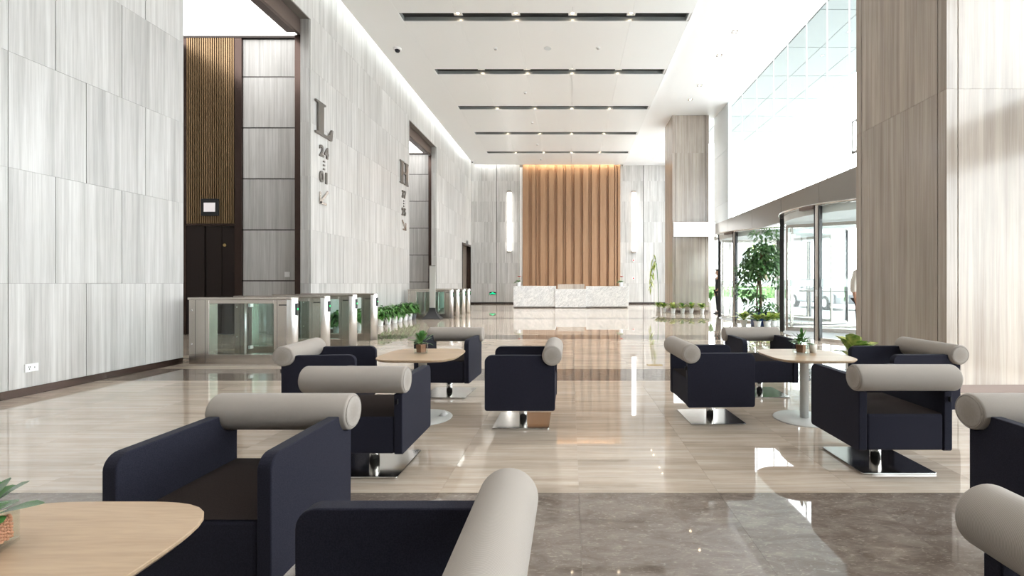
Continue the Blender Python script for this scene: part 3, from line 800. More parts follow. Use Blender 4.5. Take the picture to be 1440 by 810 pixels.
# variegated plants
def dieff(loc, label, seed, s=1.0, pot_h=.18, n=22, grp='yellow-green plants in white pots'):
    t = thing('variegated_plant', label, 'potted plant', loc, seed * .7, grp)
    pot_shape(t, .07, .10, pot_h)
    r = random.Random(seed + 50); big = s > 1.5
    m = MB(); g2 = MB()
    for k in range(n):
        a = 2 * PI * k / n + r.uniform(-.3, .3); e_ = r.uniform(.35, 1.25)
        d = Vector((math.cos(a) * math.cos(e_), math.sin(a) * math.cos(e_), math.sin(e_)))
        b0 = Vector((0, 0, pot_h)) + d * r.uniform(.03, .10) * s
        ln, wd = .21 * s * r.uniform(.8, 1.15), .085 * s * r.uniform(.8, 1.15)
        if big: MB().leaf(b0, d, ln, wd, bend=.35, seg=4).build('leaf', M['leaf_variegated'], t, fix=False)
        else: (m if k % 4 else g2).leaf(b0, d, ln, wd, bend=.35, seg=4)
    if not big:
        stuff(m.build('foliage', M['leaf_lime'], t, fix=False)); stuff(g2.build('foliage', M['leaf_green'], t, fix=False))
    st = MB()
    for k in range(6):
        a = k; st.tube([(0, 0, pot_h - .04), (.05 * s * math.cos(a), .05 * s * math.sin(a), pot_h + .1 * s)], .006 * s, 5)
    st.build('stems', M['leaf_green'], t)
dieff((3.42, 5.55, 0), 'large-leaved yellow-green plant behind the right armchair beside the pillar', 1, 1.6, .26, 22)
for i, (x, y, lab) in enumerate(((4.86, 12.95, 'yellow-green potted plant leftmost at the foot of the indoor tree'), (5.08, 12.55, 'yellow-green potted plant second from left at the foot of the indoor tree'),
    (5.36, 12.6, 'yellow-green potted plant in front of the blue planter'), (5.60, 12.75, 'yellow-green potted plant right of the blue planter'), (5.80, 12.95, 'yellow-green potted plant rightmost by the tree, against the revolving door'))):
    dieff((x, y, 0), lab, 10 + i, 1.15, .18, 36)
for i, (x, y, lab) in enumerate(((3.72, 19.5, 'yellow-green potted plant leftmost and rearmost beside the distant pillar'), (3.86, 19.10, 'yellow-green potted plant at the left corner of the distant pillar'), (4.13, 18.58, 'yellow-green potted plant in front of the distant pillar corner, leftmost front pot'),
    (4.52, 18.6, 'yellow-green potted plant under the lit sign box, left of three'), (4.87, 18.6, 'yellow-green potted plant under the lit sign box, middle of three'), (5.30, 18.6, 'yellow-green potted plant under the lit sign box, right of three'))):
    dieff((x, y, 0), lab, 20 + i, 1.2, .19, 36)
t = thing('potted_banana', 'tall broad-leaved plant in white pot between distant pillar and glass', 'potted plant', (5.88, 19.35, 0), 0)
pot_shape(t, .09, .115, .42)
m = MB()
for k, (a, e_) in enumerate(((.3, 1.3), (1.6, 1.2), (2.8, 1.25), (3.9, 1.1), (5.2, 1.2), (4.6, 1.45))):
    d = Vector((math.cos(a) * math.cos(e_), math.sin(a) * math.cos(e_), math.sin(e_))); m.leaf(Vector((0, 0, .42)) + d * .05, d, .46, .11, bend=.15, seg=4)
stuff(m.build('foliage', M['leaf_green'], t, fix=False))
# climbing bamboo behind the far pillar
t = thing('tall_bamboo_plant', 'tall thin plant with drooping leaves peeping out behind the distant pillar', 'potted plant', (4.0, 20.95, 0), 0)
pot_shape(t, .10, .14, .3)
st = MB(); m = MB(); r = random.Random(4)
for k in range(3):
    a = 2.4 + k * .5; pts = [(0, 0, .27), (.03 * math.cos(a), .0, 1.2), (.10 * math.cos(a), .03, 2.1), (.28 * math.cos(a), .02, 2.5 - k * .25), (.36 * math.cos(a), 0, 2.1 - k * .3), (.36 * math.cos(a), 0, 1.6 - k * .3)]
    st.tube(pts, .008, 6)
    for q in range(10):
        p = Vector(pts[3]).lerp(Vector(pts[5]), q / 9) if q > 3 else Vector(pts[2]).lerp(Vector(pts[3]), q / 3)
        m.leaf(p, (r.uniform(-1, .4), r.uniform(-.5, .5), -.5), .24, .075, bend=.5)
st.build('stems', M['leaf_green'], t); stuff(m.build('foliage', M['leaf_lime'], t, fix=False))

# indoor tree in the blue planter
t = thing('indoor_fig_tree', 'leafy indoor tree in a blue planter between the two revolving doors', 'tree', (5.46, 13.3, 0), 0)
MB().prism(rrect(-.2, .2, -.2, .2, .02, 3), 0, .38, 'Z').build('planter', M['pot_blue'], t, .008)
MB().box(-.18, .18, -.18, .18, .378, .386).build('soil', M['soil'], t, fix=False)
tr = MB()
tr.tube([(0, 0, .36), (.03, 0, .8), (.0, .02, 1.25), (.05, .02, 1.6), (.05, 0, 2.2)], [.05, .042, .038, .032, .015], 9)
tr.tube([(-.07, .02, .36), (-.09, .02, .8), (-.05, .03, 1.2), (-.08, .0, 1.6), (-.2, 0, 2.0)], [.032, .028, .026, .022, .012], 8)
r = random.Random(12)
for k in range(16):
    a = r.uniform(0, 2 * PI); z = r.uniform(1.1, 2.1)
    tr.tube([(.02, .01, z), (.25 * math.cos(a), .25 * math.sin(a), z + .2), (.48 * math.cos(a), .48 * math.sin(a), z + .3)], [.012, .008, .004], 5)
tr.build('trunk', M['bark'], t)
m = MB()
def cloud(c, rad, n, sh=1.0):
    for k in range(n):
        while True:
            p = Vector((r.uniform(-1, 1), r.uniform(-1, 1), r.uniform(-1, 1)))
            if p.length < 1: break
        p = p.normalized() * (p.length ** .5)
        q = Vector((c[0] + p.x * rad[0], c[1] + p.y * rad[1], c[2] + p.z * rad[2]))
        d = Vector((p.x + r.uniform(-.6, .6), p.y + r.uniform(-.6, .6), r.uniform(-.7, .35)))
        m.leaf(q, d, r.uniform(.10, .15), r.uniform(.06, .085), bend=.3)
cloud((.08, 0, 1.95), (.54, .45, .42), 1250); cloud((-.1, 0, 1.6), (.60, .45, .30), 650); cloud((-.42, 0, 1.05), (.25, .25, .40), 200)
cloud((.18, 0, 2.62), (.45, .35, .18), 130); cloud((.55, .1, 1.35), (.25, .25, .3), 60); cloud((-.1, -.1, .62), (.42, .3, .30), 200); cloud((.25, -.15, .50), (.2, .2, .14), 50)
stuff(m.build('foliage', M['leaf_fig'], t, fix=False))

# ================================================================== TURNSTILES
def turnstile_parts(t):
    # local: x 0..1.56 along the gate, y 0..0.16, top 0.99
    D = .17
    m = MB(); m.box(0, .30, 0, D, .14, .955); m.box(1.26, 1.46, 0, D, .14, .955); m.box(.30, 1.26, 0, D, .90, .955); m.box(0, 1.46, 0, D, .0, .14)
    m.build('cabinet', M['steel_brushed'], t, .003, 1)
    MB().box(-.012, 1.53, -.012, D + .012, .956, .99).build('top_cover', M['steel_brushed'], t, .006, 2)
    MB().lathe([(.088, 0), (.088, .975), (.08, .985)], 32, (1.475, D / 2, 0)).build('end_post', M['steel_bright'], t)
    for y in (.012, D - .018): MB().box(.301, 1.259, y, y + .006, .141, .899).build('window_pane', M['glass_green'], t, fix=False)
    for xx in (.095, .24, 1.31):
        MB().box(xx, xx + .004, -.001, .004, .02, .95).build('seam', M['rubber_dark'], t, fix=False)
    for zz in (.30, .80): MB().lathe([(.009, 0), (.009, -.004)], 12, (.045, 0, zz), axis='Y').build('bolt', M['steel_bright'], t)
    MB().lathe([(.014, .142), (.014, .898)], 16, (.78, D / 2, 0)).build('pivot_post', M['steel_bright'], t)
    lf = MB().box(.774, .786, D + .03, D + .40, .16, .90).build('glass_leaf', M['glass_green'], t, fix=False)
    for zz in (.20, .84): MB().box(.765, .795, D + .0, D + .07, zz, zz + .05).build('leaf_clamp', M['steel_bright'], lf)
    MB().box(1.34, 1.455, -.004, .002, .87, .885).build('intake_slot', M['rubber_dark'], t, fix=False)
    rd = MB().box(1.535, 1.575, .045, .105, .72, .90).build('card_reader', M['rubber_dark'], t, .004)
    MB().box(1.5755, 1.578, .062, .088, .80, .83).build('reader_light', M['led_green'], rd, fix=False)
bank = [6.87, 7.80, 8.80, 9.75]
first = None
for b, (off, side, XO) in enumerate(((0, 'near lift lobby', -5.67), (9.55, 'far lift lobby', -5.66))):
    for i, y in enumerate(bank):
        lab = 'brushed steel glass turnstile, %s of the four before the %s' % (['nearest', 'second', 'third', 'farthest'][i], side)
        yy_ = y + (0 if b == 0 else (16.1, 17.0, 17.95, 18.85)[i] - y)
        if first is None:
            first = thing('turnstile', lab, 'turnstile', (XO, yy_, 0), 0, 'turnstiles before the lift lobbies'); turnstile_parts(first)
        else: copy_thing(first, (XO, yy_, 0), 0, lab)

# standing pylon before the far lobby
t = thing('standing_sign', 'slim grey standing sign slab on a black flared foot before the far lobby', 'sign', (-4.66, 15.62, 0), 0)
m = MB(); lv = []
for k in range(7):
    q = k / 6; z = .02 + .36 * q; hw = .10 + .215 * (1 - q) ** 2.2; hd = .04 + .16 * (1 - q) ** 2.2
    lv.append([(-hw, -hd, z), (hw, -hd, z), (hw, hd, z), (-hw, hd, z)])
vs = [(-.315, -.2, 0), (.315, -.2, 0), (.315, .2, 0), (-.315, .2, 0)] + [p for l in lv for p in l]
fs = [(3, 2, 1, 0), tuple(28 + i for i in range(4))] + [(r_ * 4 + i, r_ * 4 + (i + 1) % 4, r_ * 4 + 4 + (i + 1) % 4, r_ * 4 + 4 + i) for r_ in range(7) for i in range(4)]
m.add(vs, fs).build('flared_foot', M['rubber_dark'], t)
MB().box(-.098, .098, -.02, .02, .381, 1.78).build('slab', M['pylon_grey'], t, .003)
MB().box(-.10, .10, -.026, .026, 1.781, 1.805).build('top_cap', M['sign_metal'], t, .002)

# ================================================================== WALL SIGNS (letters standing off the left wall)
def glyph_mesh(ch, h, bold=.03, ext=.03):
    cu = bpy.data.curves.new('glyph', 'FONT'); cu.body = ch; cu.size = 1; cu.offset = bold; cu.extrude = .04; cu.resolution_u = 4
    ob = bpy.data.objects.new('glyph', cu); col.objects.link(ob)
    bpy.context.view_layer.update()
    me = bpy.data.meshes.new_from_object(ob.evaluated_get(bpy.context.evaluated_depsgraph_get()))
    bpy.data.objects.remove(ob)
    v = [x.co.copy() for x in me.vertices]
    x0, x1 = min(p.x for p in v), max(p.x for p in v); y0, y1 = min(p.y for p in v), max(p.y for p in v)
    z0, z1 = min(p.z for p in v), max(p.z for p in v); s = h / (y1 - y0)
    for x, p in zip(me.vertices, v):       # local plane: +Y to the right, Z up, X out of the wall
        x.co = ((p.z - z0) / (z1 - z0) * ext, (p.x - (x0 + x1) / 2) * s, (p.y - y0) * s)
    me.materials.clear(); me.materials.append(M['sign_metal'])
    return me
SER_L = [(0, 0), (.70, 0), (.76, .27), (.70, .27), (.60, .12), (.50, .06), (.33, .06), (.33, .70), (.42, .72), (.42, .76), (.0, .76), (.0, .72), (.10, .70), (.10, .06), (0, .04)]
def serif_h(m):
    for x0 in (0, .44):
        m.prism([(x0, 0), (x0 + .33, 0), (x0 + .33, .04), (x0 + .26, .06), (x0 + .26, .72), (x0 + .33, .74), (x0 + .33, .78), (x0, .78), (x0, .74), (x0 + .07, .72), (x0 + .07, .06), (x0, .04)], 0, .05, 'X')
    m.box(.0, .05, .26, .51, .36, .43)
def wall_sign(y0, letter, top, bottom, arrow, label):
    t = thing('lift_zone_sign', label, 'sign', (XL + .001, y0, 3.05), 0, 'raised metal lift zone signs on the left wall')
    m = MB()
    if letter == 'L': m.prism(SER_L, 0, .05, 'X')
    else: serif_h(m)
    m.build('letter', M['sign_metal'], t, .003, 1, loc=(0, 0, 1.58))
    for txt, z in ((top, 1.10), (bottom, .50)):
        for k, c in enumerate(txt):
            link('digit', glyph_mesh(c, .27), t, (0, .28 + .21 * k, z))
    for k in range(3):
        MB().cbox((.015, .385, .83 + .09 * k), (.03, .06, .035)).build('dot', M['sign_metal'], t)
    s = -1 if arrow == 'left' else 1
    m = MB(); c = .39
    def bar(a, b, w_):
        a, b = Vector((0, *a)), Vector((0, *b)); d = (b - a).normalized(); q = Vector((0, -d.z, d.y)) * w_ / 2
        m.prism([((a - q).y, (a - q).z), ((b - q).y, (b - q).z), ((b + q).y, (b + q).z), ((a + q).y, (a + q).z)], 0, .03, 'X')
    bar((c - s * .17, .33), (c + s * .17, .02), .055); bar((c + s * .17, .0), (c + s * .17, .27), .055); bar((c + s * .195, .02), (c - s * .10, .02), .055)
    m.build('arrow', M['steel_brushed'], t)
wall_sign(10.47, 'L', '24', '01', 'left', 'raised metal letter L with 24 and 01 and a down-left arrow')
wall_sign(15.68, 'H', '37', '25', 'right', 'raised metal letter H with floor numbers and a down-right arrow')

# ================================================================== RECEPTION DESK AND BACK WALL FITTINGS
t = thing('reception_desk', 'long white veined marble reception desk before the timber wall', 'desk', (0, 22.6, 0), 0)
MB().box(-2.78, -.72, .0, .9, .06, 1.07).build('left_counter', M['marble_white'], t, .006, 1)
MB().box(.775, 2.85, -.02, .9, .06, 1.06).build('right_counter', M['marble_white'], t, .006, 1)
MB().box(-.74, .77, -.10, .9, .03, .92).build('centre_counter', M['marble_white'], t, .006, 1)
MB().box(-2.74, 2.80, .06, .86, 0, .06).build('toe_kick', M['joint'], t, fix=False)
MB().box(-.62, .70, .25, .31, .921, 1.16).build('privacy_screen', M['pier_stone'], t, .004, 1)
for x, lab in ((-2.55, 'red flower in a small white pot on the left end of the desk'), (2.50, 'red flower in a small white pot on the right end of the desk')):
    p = thing('potted_flower', lab, 'potted plant', (x, 22.85, 1.071 if x < 0 else 1.061), 0, 'red flowers on the reception desk')
    pot_shape(p, .075, .10, .20)
    m = MB(); r = random.Random(int(x * 10))
    for k in range(34):
        a = r.uniform(0, 2 * PI); m.leaf((0, 0, .20), (math.cos(a), math.sin(a), r.uniform(.1, 1.2)), r.uniform(.18, .30), .07, bend=.4)
    stuff(m.build('foliage', M['leaf_green'], p, fix=False))
    m = MB()
    for k in range(18):
        a = k * 2.4; m.leaf((.03, 0, .44), (math.cos(a), math.sin(a), .7 - .1 * (k % 3)), .12, .10, bend=.1)
    m.build('bloom', M['petal_red'], p, fix=False)
    MB().tube([(0, 0, .17), (.03, 0, .45)], .008, 6).build('stem', M['leaf_green'], p)
for x, lab in ((-3.56, 'tall slim wall light left of the timber wall'), (3.71, 'tall slim wall light right of the timber wall')):
    s = thing('wall_light', lab, 'lamp', (x, YB - .001, 3.0), 0, 'tall wall lights beside the timber wall')
    MB().box(-.10, .10, -.02, 0, .0, 3.6).build('back_plate', M['steel_brushed'], s, fix=False)
    MB().box(-.115, .115, -.16, -.021, .09, 3.51).build('diffuser', M['tube_light'], s, .01, 1)
    for z in (0, 3.515): MB().box(-.12, .12, -.165, -.005, z, z + .085).build('end_cap', M['steel_brushed'], s, fix=False)
    for z in (1.76, 1.80): MB().box(-.118, .118, -.163, -.02, z, z + .012).build('joint_band', M['steel_brushed'], s, fix=False)
t = thing('exit_sign', 'small green running-man exit sign low on the back wall', 'sign', (-4.55, YB - .004, .54), 0)
MB().box(-.19, .19, -.03, 0, 0, .155).build('housing', M['black_matte'], t, fix=False)
m = MB()
m.prism([(-.17, .02), (-.10, .02), (-.03, .055), (.02, .02), (.06, .04), (.17, .02), (.17, .07), (.06, .09), (.05, .14), (-.04, .14), (-.06, .085), (-.17, .07)], -.034, -.031, 'Y')
m.build('pictogram', M['exit_green'], t)
for i, (z, lab) in enumerate(((2.55, 'upper round red alarm point on the right of the back wall'), (1.50, 'lower round red alarm point on the right of the back wall'))):
    s = thing('alarm_point', lab, 'alarm', (3.70, YB - .004, z), 0, 'fire alarm points on the back wall')
    MB().lathe([(.075, 0), (.075, -.03)], 20, axis='Y').build('housing', M['white_plastic'], s)
    MB().lathe([(.045, -.031), (.03, -.05)], 16, axis='Y').build('button', M['red_plastic'], s)
# sockets, switch
t = thing('wall_socket', 'white power socket low on the left stone wall', 'socket', (XL + .001, 4.97, .295), 0)
MB().box(0, .012, -.062, .062, -.043, .043).build('plate', M['white_plastic'], t, .003)
for a, b in ((-.03, .01), (-.018, .01), (-.024, -.012), (.024, .0)): MB().box(.0121, .0135, a - .003, a + .003, b - .007, b + .007).build('pin_hole', M['black_matte'], t, fix=False)
t = thing('light_switch', 'small white switch plate on the lobby stone', 'switch', (-6.66, YBL - .001, 1.41), 0)
MB().box(-.06, .06, -.012, 0, -.06, .06).build('plate', M['white_plastic'], t, .003)
MB().box(-.035, .035, -.018, -.0121, -.035, .035).build('rocker', M['white_plastic'], t, .002)
t = thing('floor_socket', 'brass floor socket cover set in the beige stone', 'socket', (1.24, 6.78, 0), 0)
MB().box(-.11, .11, -.06, .06, 0, .004).build('cover', M['brass'], t, fix=False)
MB().box(-.045, .045, -.03, .03, .0041, .006).build('lid', M['brass'], t, fix=False)

# ================================================================== CEILING FITTINGS
def downlight_parts(t, s=.11):
    m = MB()
    for a, b, c, d in ((-s, s, -s, -s + .025), (-s, s, s - .025, s), (-s, -s + .025, -s + .025, s - .025), (s - .025, s, -s + .025, s - .025)): m.box(a, b, c, d, -.015, .0)
    m.build('trim_ring', M['white_plastic'], t, fix=False)
    MB().box(-s + .025, s - .025, -s + .025, s - .025, -.004, .0).build('reflector', M['steel_bright'], t, fix=False)
    MB().lathe([(.045, -.004), (.04, -.012)], 16).build('bulb', M['bulb_warm'], t)
dn = thing('slot_downlight', '', 'lamp', (0, 0, 0), 0, 'square downlights in the ceiling slots'); downlight_parts(dn)
names = ['nearest', 'second', 'third', 'fourth', 'farthest']; nth = ['leftmost', 'second from left', 'third from left', 'rightmost']
used = False; SPOT_W = 260
for k, s in enumerate(SLOTS[5:]):
    for i, x in enumerate((-2.90, -1.41, .06, 1.57)):
        lab = 'square downlight in the %s visible ceiling slot, %s' % (names[k], nth[i])
        loc = (x, s, ZC + .1215)
        if not used: dn.location = loc; dn['label'] = lab; used = True
        else: copy_thing(dn, loc, 0, lab)
        lamp('slot_spot', 'SPOT', (x, s, ZC + .095), SPOT_W, (1, .975, .94), (0, 0, 0), spot_size=1.4, spot_blend=.8, shadow_soft_size=.05)
for s in SLOTS[:5]:
    for x in (-2.90, -1.41, .06, 1.57):
        piece('downlight_fitting', ce, M['bulb_warm'], x - .04, x + .04, s - .04, s + .04, ZC + .11, ZC + .1215)
        lamp('slot_spot', 'SPOT', (x, s, ZC + .095), 80, (1, .975, .94), (0, 0, 0), spot_size=1.4, spot_blend=.8, shadow_soft_size=.05)
wd = thing('square_downlight', '', 'lamp', (0, 0, 0), 0, 'small square downlights in the white side ceiling')
m = MB(); s = .075
for a, b, c, d in ((-s, s, -s, -s + .012), (-s, s, s - .012, s), (-s, -s + .012, -s + .012, s - .012), (s - .012, s, -s + .012, s - .012)): m.box(a, b, c, d, -.008, -.0005)
m.build('trim_ring', M['steel_brushed'], wd, fix=False); MB().box(-s + .012, s - .012, -s + .012, s - .012, -.003, -.0005).build('reflector', M['bronze_soft'], wd, fix=False)
MB().lathe([(.045, -.003), (.04, -.006)], 14).build('bulb', M['bulb_warm'], wd)
nm = ['nearest', 'second', 'third', 'fourth', 'fifth', 'sixth', 'seventh', 'farthest']
for i, y in enumerate((12.7, 14.03, 16.15, 17.4, 22.66, 23.4, 25.1, 25.8)):
    lab = 'small square downlight in the white side ceiling, %s from the viewer' % nm[i]
    if i == 0: wd.location = (4.52, y, ZW); wd['label'] = lab
    else: copy_thing(wd, (4.52, y, ZW), 0, lab)
t = thing('dome_camera', 'dark dome security camera on the ceiling near the left wall', 'camera', (-5.04, 13.47, ZC), 0)
MB().lathe([(.115, 0), (.115, -.03), (.09, -.05)], 24).build('mount', M['white_plastic'], t)
MB().lathe([(.075, -.05), (.07, -.085), (.045, -.115), (.001, -.125)], 20).build('dome', M['lens_dark'], t)
t = thing('dome_camera', 'tiny dome camera in the far left corner under the ceiling', 'camera', (-5.5, 25.9, ZC), 0)
MB().lathe([(.08, 0), (.08, -.03), (.06, -.045)], 20).build('mount', M['white_plastic'], t)
MB().lathe([(.055, -.045), (.045, -.08), (.001, -.1)], 16).build('dome', M['lens_dark'], t)
t = thing('ceiling_speaker', 'flat round grey speaker grille in the ceiling before the second slot', 'speaker', (-.66, 13.47, ZC), 0)
MB().lathe([(.12, 0), (.12, -.006)], 28).build('rim', M['white_plastic'], t)
MB().lathe([(.105, -.006), (.10, -.010)], 28).build('grille', M['spandrel'], t)
sd = thing('smoke_detector', '', 'detector', (0, 0, 0), 0, 'smoke detectors on the main ceiling')
MB().lathe([(.06, 0), (.06, -.02), (.045, -.03)], 20).build('base', M['white_plastic'], sd)
MB().lathe([(.035, -.03), (.035, -.05), (.02, -.056)], 16).build('sensor', M['pylon_grey'], sd)
for i, (x, y, lab) in enumerate(((-2.18, 13.47, 'white smoke detector left of the ceiling speaker'), (.81, 13.43, 'white smoke detector right of the ceiling speaker'), (-1.62, 16.58, 'white smoke detector between second and third ceiling slots'),
    (-1.62, 19.66, 'white smoke detector between third and fourth ceiling slots'), (-1.63, 22.75, 'white smoke detector between fourth and fifth ceiling slots'), (-1.62, 25.5, 'white smoke detector beyond the fifth ceiling slot'))):
    if i == 0: sd.location = (x, y, ZC); sd['label'] = lab
    else: copy_thing(sd, (x, y, ZC), 0, lab)

# ================================================================== REVOLVING DOORS
def revolving(cy_, label, wing0):
    t = thing('revolving_door', label, 'door', (6.98, cy_, 0), 0, 'glass revolving doors in the right wall')
    R = 1.96; ZT = 2.88
    def arc_wall(name, a0, a1, z0, z1, r0, r1, mat, parent, n=18):
        m = MB(); vs = []; fs = []
        for i in range(n + 1):
            a = a0 + (a1 - a0) * i / n; c, s = math.cos(a), math.sin(a)
            vs += [(r0 * c, r0 * s, z0), (r1 * c, r1 * s, z0), (r1 * c, r1 * s, z1), (r0 * c, r0 * s, z1)]
        for i in range(n):
            for k in range(4):
                j = (k + 1) % 4; fs.append((i * 4 + k, i * 4 + j, i * 4 + 4 + j, i * 4 + 4 + k))
        fs += [(0, 1, 2, 3), tuple(n * 4 + k for k in (3, 2, 1, 0))]
        m.add(vs, fs, 0, False)
        return m.build(name, mat, parent)
    A1, A2 = math.radians(145), math.radians(206)
    B1, B2 = math.radians(35), math.radians(326)
    for a0, a1 in ((B1, A1), (A2, B2)):
        w_ = arc_wall('curved_glass', a0, a1, .06, ZT - .04, R - .006, R + .006, M['glass_clear'], t)
        arc_wall('frost_band', a0, a1, 1.13, 1.30, R - .009, R - .0065, M['film_frost'], w_)
        arc_wall('bottom_rail', a0, a1, 0, .06, R - .03, R + .03, M['steel_brushed'], t)
    for a in (A1, A2, B1, B2):
        p = MB().box(R - .05, R + .05, -.035, .035, 0, ZT - .04).build('post', M['steel_brushed'], t, .004, 1, rot=(0, 0, a))
        for q in (-1, 1): MB().box(R - .055, R + .045, *sorted((q * .036, q * .062)), .0, ZT - .05).build('gasket', M['rubber_dark'], p, fix=False)
        if a == A2:
            b = MB().box(R + .051, R + .065, -.02, .02, .93, 1.06).build('stop_switch', M['white_plastic'], p, fix=False)
    MB().lathe([(R - .06, ZT - .04), (R + .05, ZT - .04), (R + .06, ZT - .02), (R + .05, ZT), (R - .06, ZT)], 64, cap=False, smooth=False).build('top_rim', M['steel_edge'], t)
    MB().lathe([(R - .08, ZT - .20), (R - .07, ZT - .05)], 56, smooth=False).build('drum_ceiling', M['drum_white'], t)
    a = PI; MB().box(R - .05, R + .09, -.3, .05, ZT - .11, ZT - .041).build('motion_sensor', M['bronze_soft'], t, .004, 1, rot=(0, 0, A2 - .05))
    MB().lathe([(.06, .0), (.06, ZT - .21)], 20).build('centre_shaft', M['steel_brushed'], t)
    for k in range(3):
        a = wing0 + k * 2 * PI / 3
        m = MB()
        m.box(.07, R - .1, -.02, .02, .02, .12); m.box(.07, R - .1, -.02, .02, ZT - .30, ZT - .22)
        m.box(R - .15, R - .1, -.02, .02, .12, ZT - .3); m.box(.07, .12, -.02, .02, .12, ZT - .3)
        wg = m.build('door_wing', M['steel_brushed'], t, rot=(0, 0, a), fix=False)
        MB().box(.12, R - .15, -.005, .005, .12, ZT - .30).build('wing_glass', M['glass_clear'], wg, fix=False)
        MB().box(.6, R - .4, -.03, -.02, 1.0, 1.03).build('push_bar', M['steel_bright'], wg)
    MB().lathe([(R - .05, .001), (R - .05, .006)], 56).build('floor_disc', M['paving'], t)
revolving(10.6, 'nearer glass revolving door, partly hidden by the shaded pillar', .5)
revolving(15.5, 'farther glass revolving door behind the indoor tree', 1.0)
# yellow-black notice on the fixed pane beyond the farther door
t = thing('door_notice', 'narrow black notice with yellow marks hung on the glass beyond the farther door', 'notice', (XR + .018, 18.75, 1.19), 0)
MB().cbox((0, 0, .225), (.012, .34, .45)).build('board', M['black_matte'], t)
for k in range(4): MB().cbox((-.008, 0, .06 + .11 * k), (.004, .24, .065)).build('yellow_mark', M['yellow_print'], t)

# ================================================================== PEOPLE
def skin_body(name, verts, edges, radii, mat, parent, root=0, lv=2):
    me = bpy.data.meshes.new(name); me.from_pydata(verts, edges, [])
    me.materials.append(mat)
    o = link(name, me, parent)
    sk = o.modifiers.new('skin', 'SKIN'); sk.use_smooth_shade = True
    for i, r_ in enumerate(radii):
        v = me.skin_vertices[0].data[i]; v.radius = r_ if isinstance(r_, tuple) else (r_, r_); v.use_root = (i == root)
    ss = o.modifiers.new('sub', 'SUBSURF'); ss.levels = lv; ss.render_levels = lv
    return o
def chain(V, E, R, start, pts):
    p = start
    for (x, y, z, r_) in pts:
        V.append((x, y, z)); R.append(r_); E.append((p, len(V) - 1)); p = len(V) - 1
    return p
def person(loc, rz, label, shirt, trousers, sleeve):
    t = thing('person', label, 'person', loc, rz)
    # faces local -Y
    V = [(0, 0, .95)]; E = []; R = [(.14, .10)]
    ne = chain(V, E, R, 0, [(0, .0, 1.10, (.125, .09)), (0, .01, 1.27, (.15, .10)), (0, .015, 1.40, (.12, .075)), (0, .0, 1.48, .052), (0, -.01, 1.53, .05)])
    hd = chain(V, E, R, ne, [(0, -.015, 1.59, (.072, .085)), (0, -.015, 1.65, (.078, .095)), (0, -.005, 1.70, (.066, .08))])
    for s in (-1, 1):
        sh = chain(V, E, R, 3, [(s * .17, .01, 1.39, .052)])
        wr_ = chain(V, E, R, sh, [(s * .215, .02, 1.24, .044), (s * .225, .03, 1.10, .036), (s * .23, -.01, .97, .032), (s * .235, -.05, .86, .024)])
        pl = chain(V, E, R, wr_, [(s * .235, -.06, .80, (.016, .034))])
        for q in range(4):
            yy_ = -.088 + q * .019
            chain(V, E, R, pl, [(s * .236, yy_, .755, .0095), (s * .231, yy_ - .003, .72 + .006 * abs(q - 1.4), .0085), (s * .222, yy_ - .004, .695 + .008 * abs(q - 1.4), .0075)])
        chain(V, E, R, wr_, [(s * .225, -.10, .81, .011), (s * .218, -.115, .775, .0095)])
        hp = chain(V, E, R, 0, [(s * .09, 0, .88, .085)])
        chain(V, E, R, hp, [(s * .10, -.005, .68, .07), (s * .10, .0, .50, .052), (s * .10, .02, .30, .046), (s * .10, .03, .09, .034), (s * .10, -.06, .045, (.03, .025))])
    body = skin_body('body', V, E, R, M['skin_tone'], t)
    # clothes
    V = [(0, 0, .90)]; E = []; R = [(.165, .125)]
    chain(V, E, R, 0, [(0, 0, 1.02, (.155, .118)), (0, .0, 1.12, (.15, .112)), (0, .01, 1.27, (.17, .118)), (0, .015, 1.38, (.14, .092)), (0, .01, 1.45, (.075, .065))])
    for s in (-1, 1):
        a = chain(V, E, R, 4, [(s * .175, .01, 1.385, .066), (s * .215, .02, 1.25, .060), (s * .225, .03, 1.11, .055)])
        if sleeve > 1: chain(V, E, R, a, [(s * .23, .0, .98, .048), (s * .235, -.045, .875, .042)])
        else: chain(V, E, R, a, [(s * .228, .015, 1.03, .058)])
    skin_body('shirt' if sleeve < 2 else 'jacket', V, E, R, M[shirt], t)
    V = [(0, 0, .97)]; E = []; R = [(.15, .112)]
    for s in (-1, 1):
        chain(V, E, R, 0, [(s * .09, 0, .87, .098), (s * .10, -.005, .68, .086), (s * .10, .0, .48, .070), (s * .10, .015, .28, .064), (s * .10, .025, .09, .060)])
    skin_body('trousers', V, E, R, M[trousers], t)
    for s in (-1, 1):
        m = MB(); prof = [(-.17, .02, .03), (-.13, .042, .04), (-.05, .046, .07), (.03, .04, .085), (.065, .03, .06)]
        vs = []
        for y, hw, h_ in prof: vs += [(s * .10 - hw, y, 0), (s * .10 + hw, y, 0), (s * .10 + hw * .8, y, h_), (s * .10 - hw * .8, y, h_)]
        fs = [(3, 2, 1, 0), (16, 17, 18, 19)] + [(k * 4 + i, k * 4 + (i + 1) % 4, k * 4 + 4 + (i + 1) % 4, k * 4 + 4 + i) for k in range(4) for i in range(4)]
        m.add(vs, fs, 0, True).build('shoe', M['shoe_black'], t)
    m = MB(); n = 14
    vs = []; fs = []
    for i in range(7):
        th = PI * .62 * i / 6
        for j in range(n):
            a = 2 * PI * j / n; rr_ = math.sin(th); zc = math.cos(th)
            vs.append((.084 * rr_ * math.cos(a), .005 + .105 * rr_ * math.sin(a), 1.66 + .10 * zc + (.075 if math.sin(a) < -.2 else 0) * (i / 6)))
    for i in range(6):
        for j in range(n): fs.append((i * n + j, i * n + (j + 1) % n, i * n + n + (j + 1) % n, i * n + n + j))
    m.add(vs, fs, 0, True).build('hair', M['hair_black'], t)
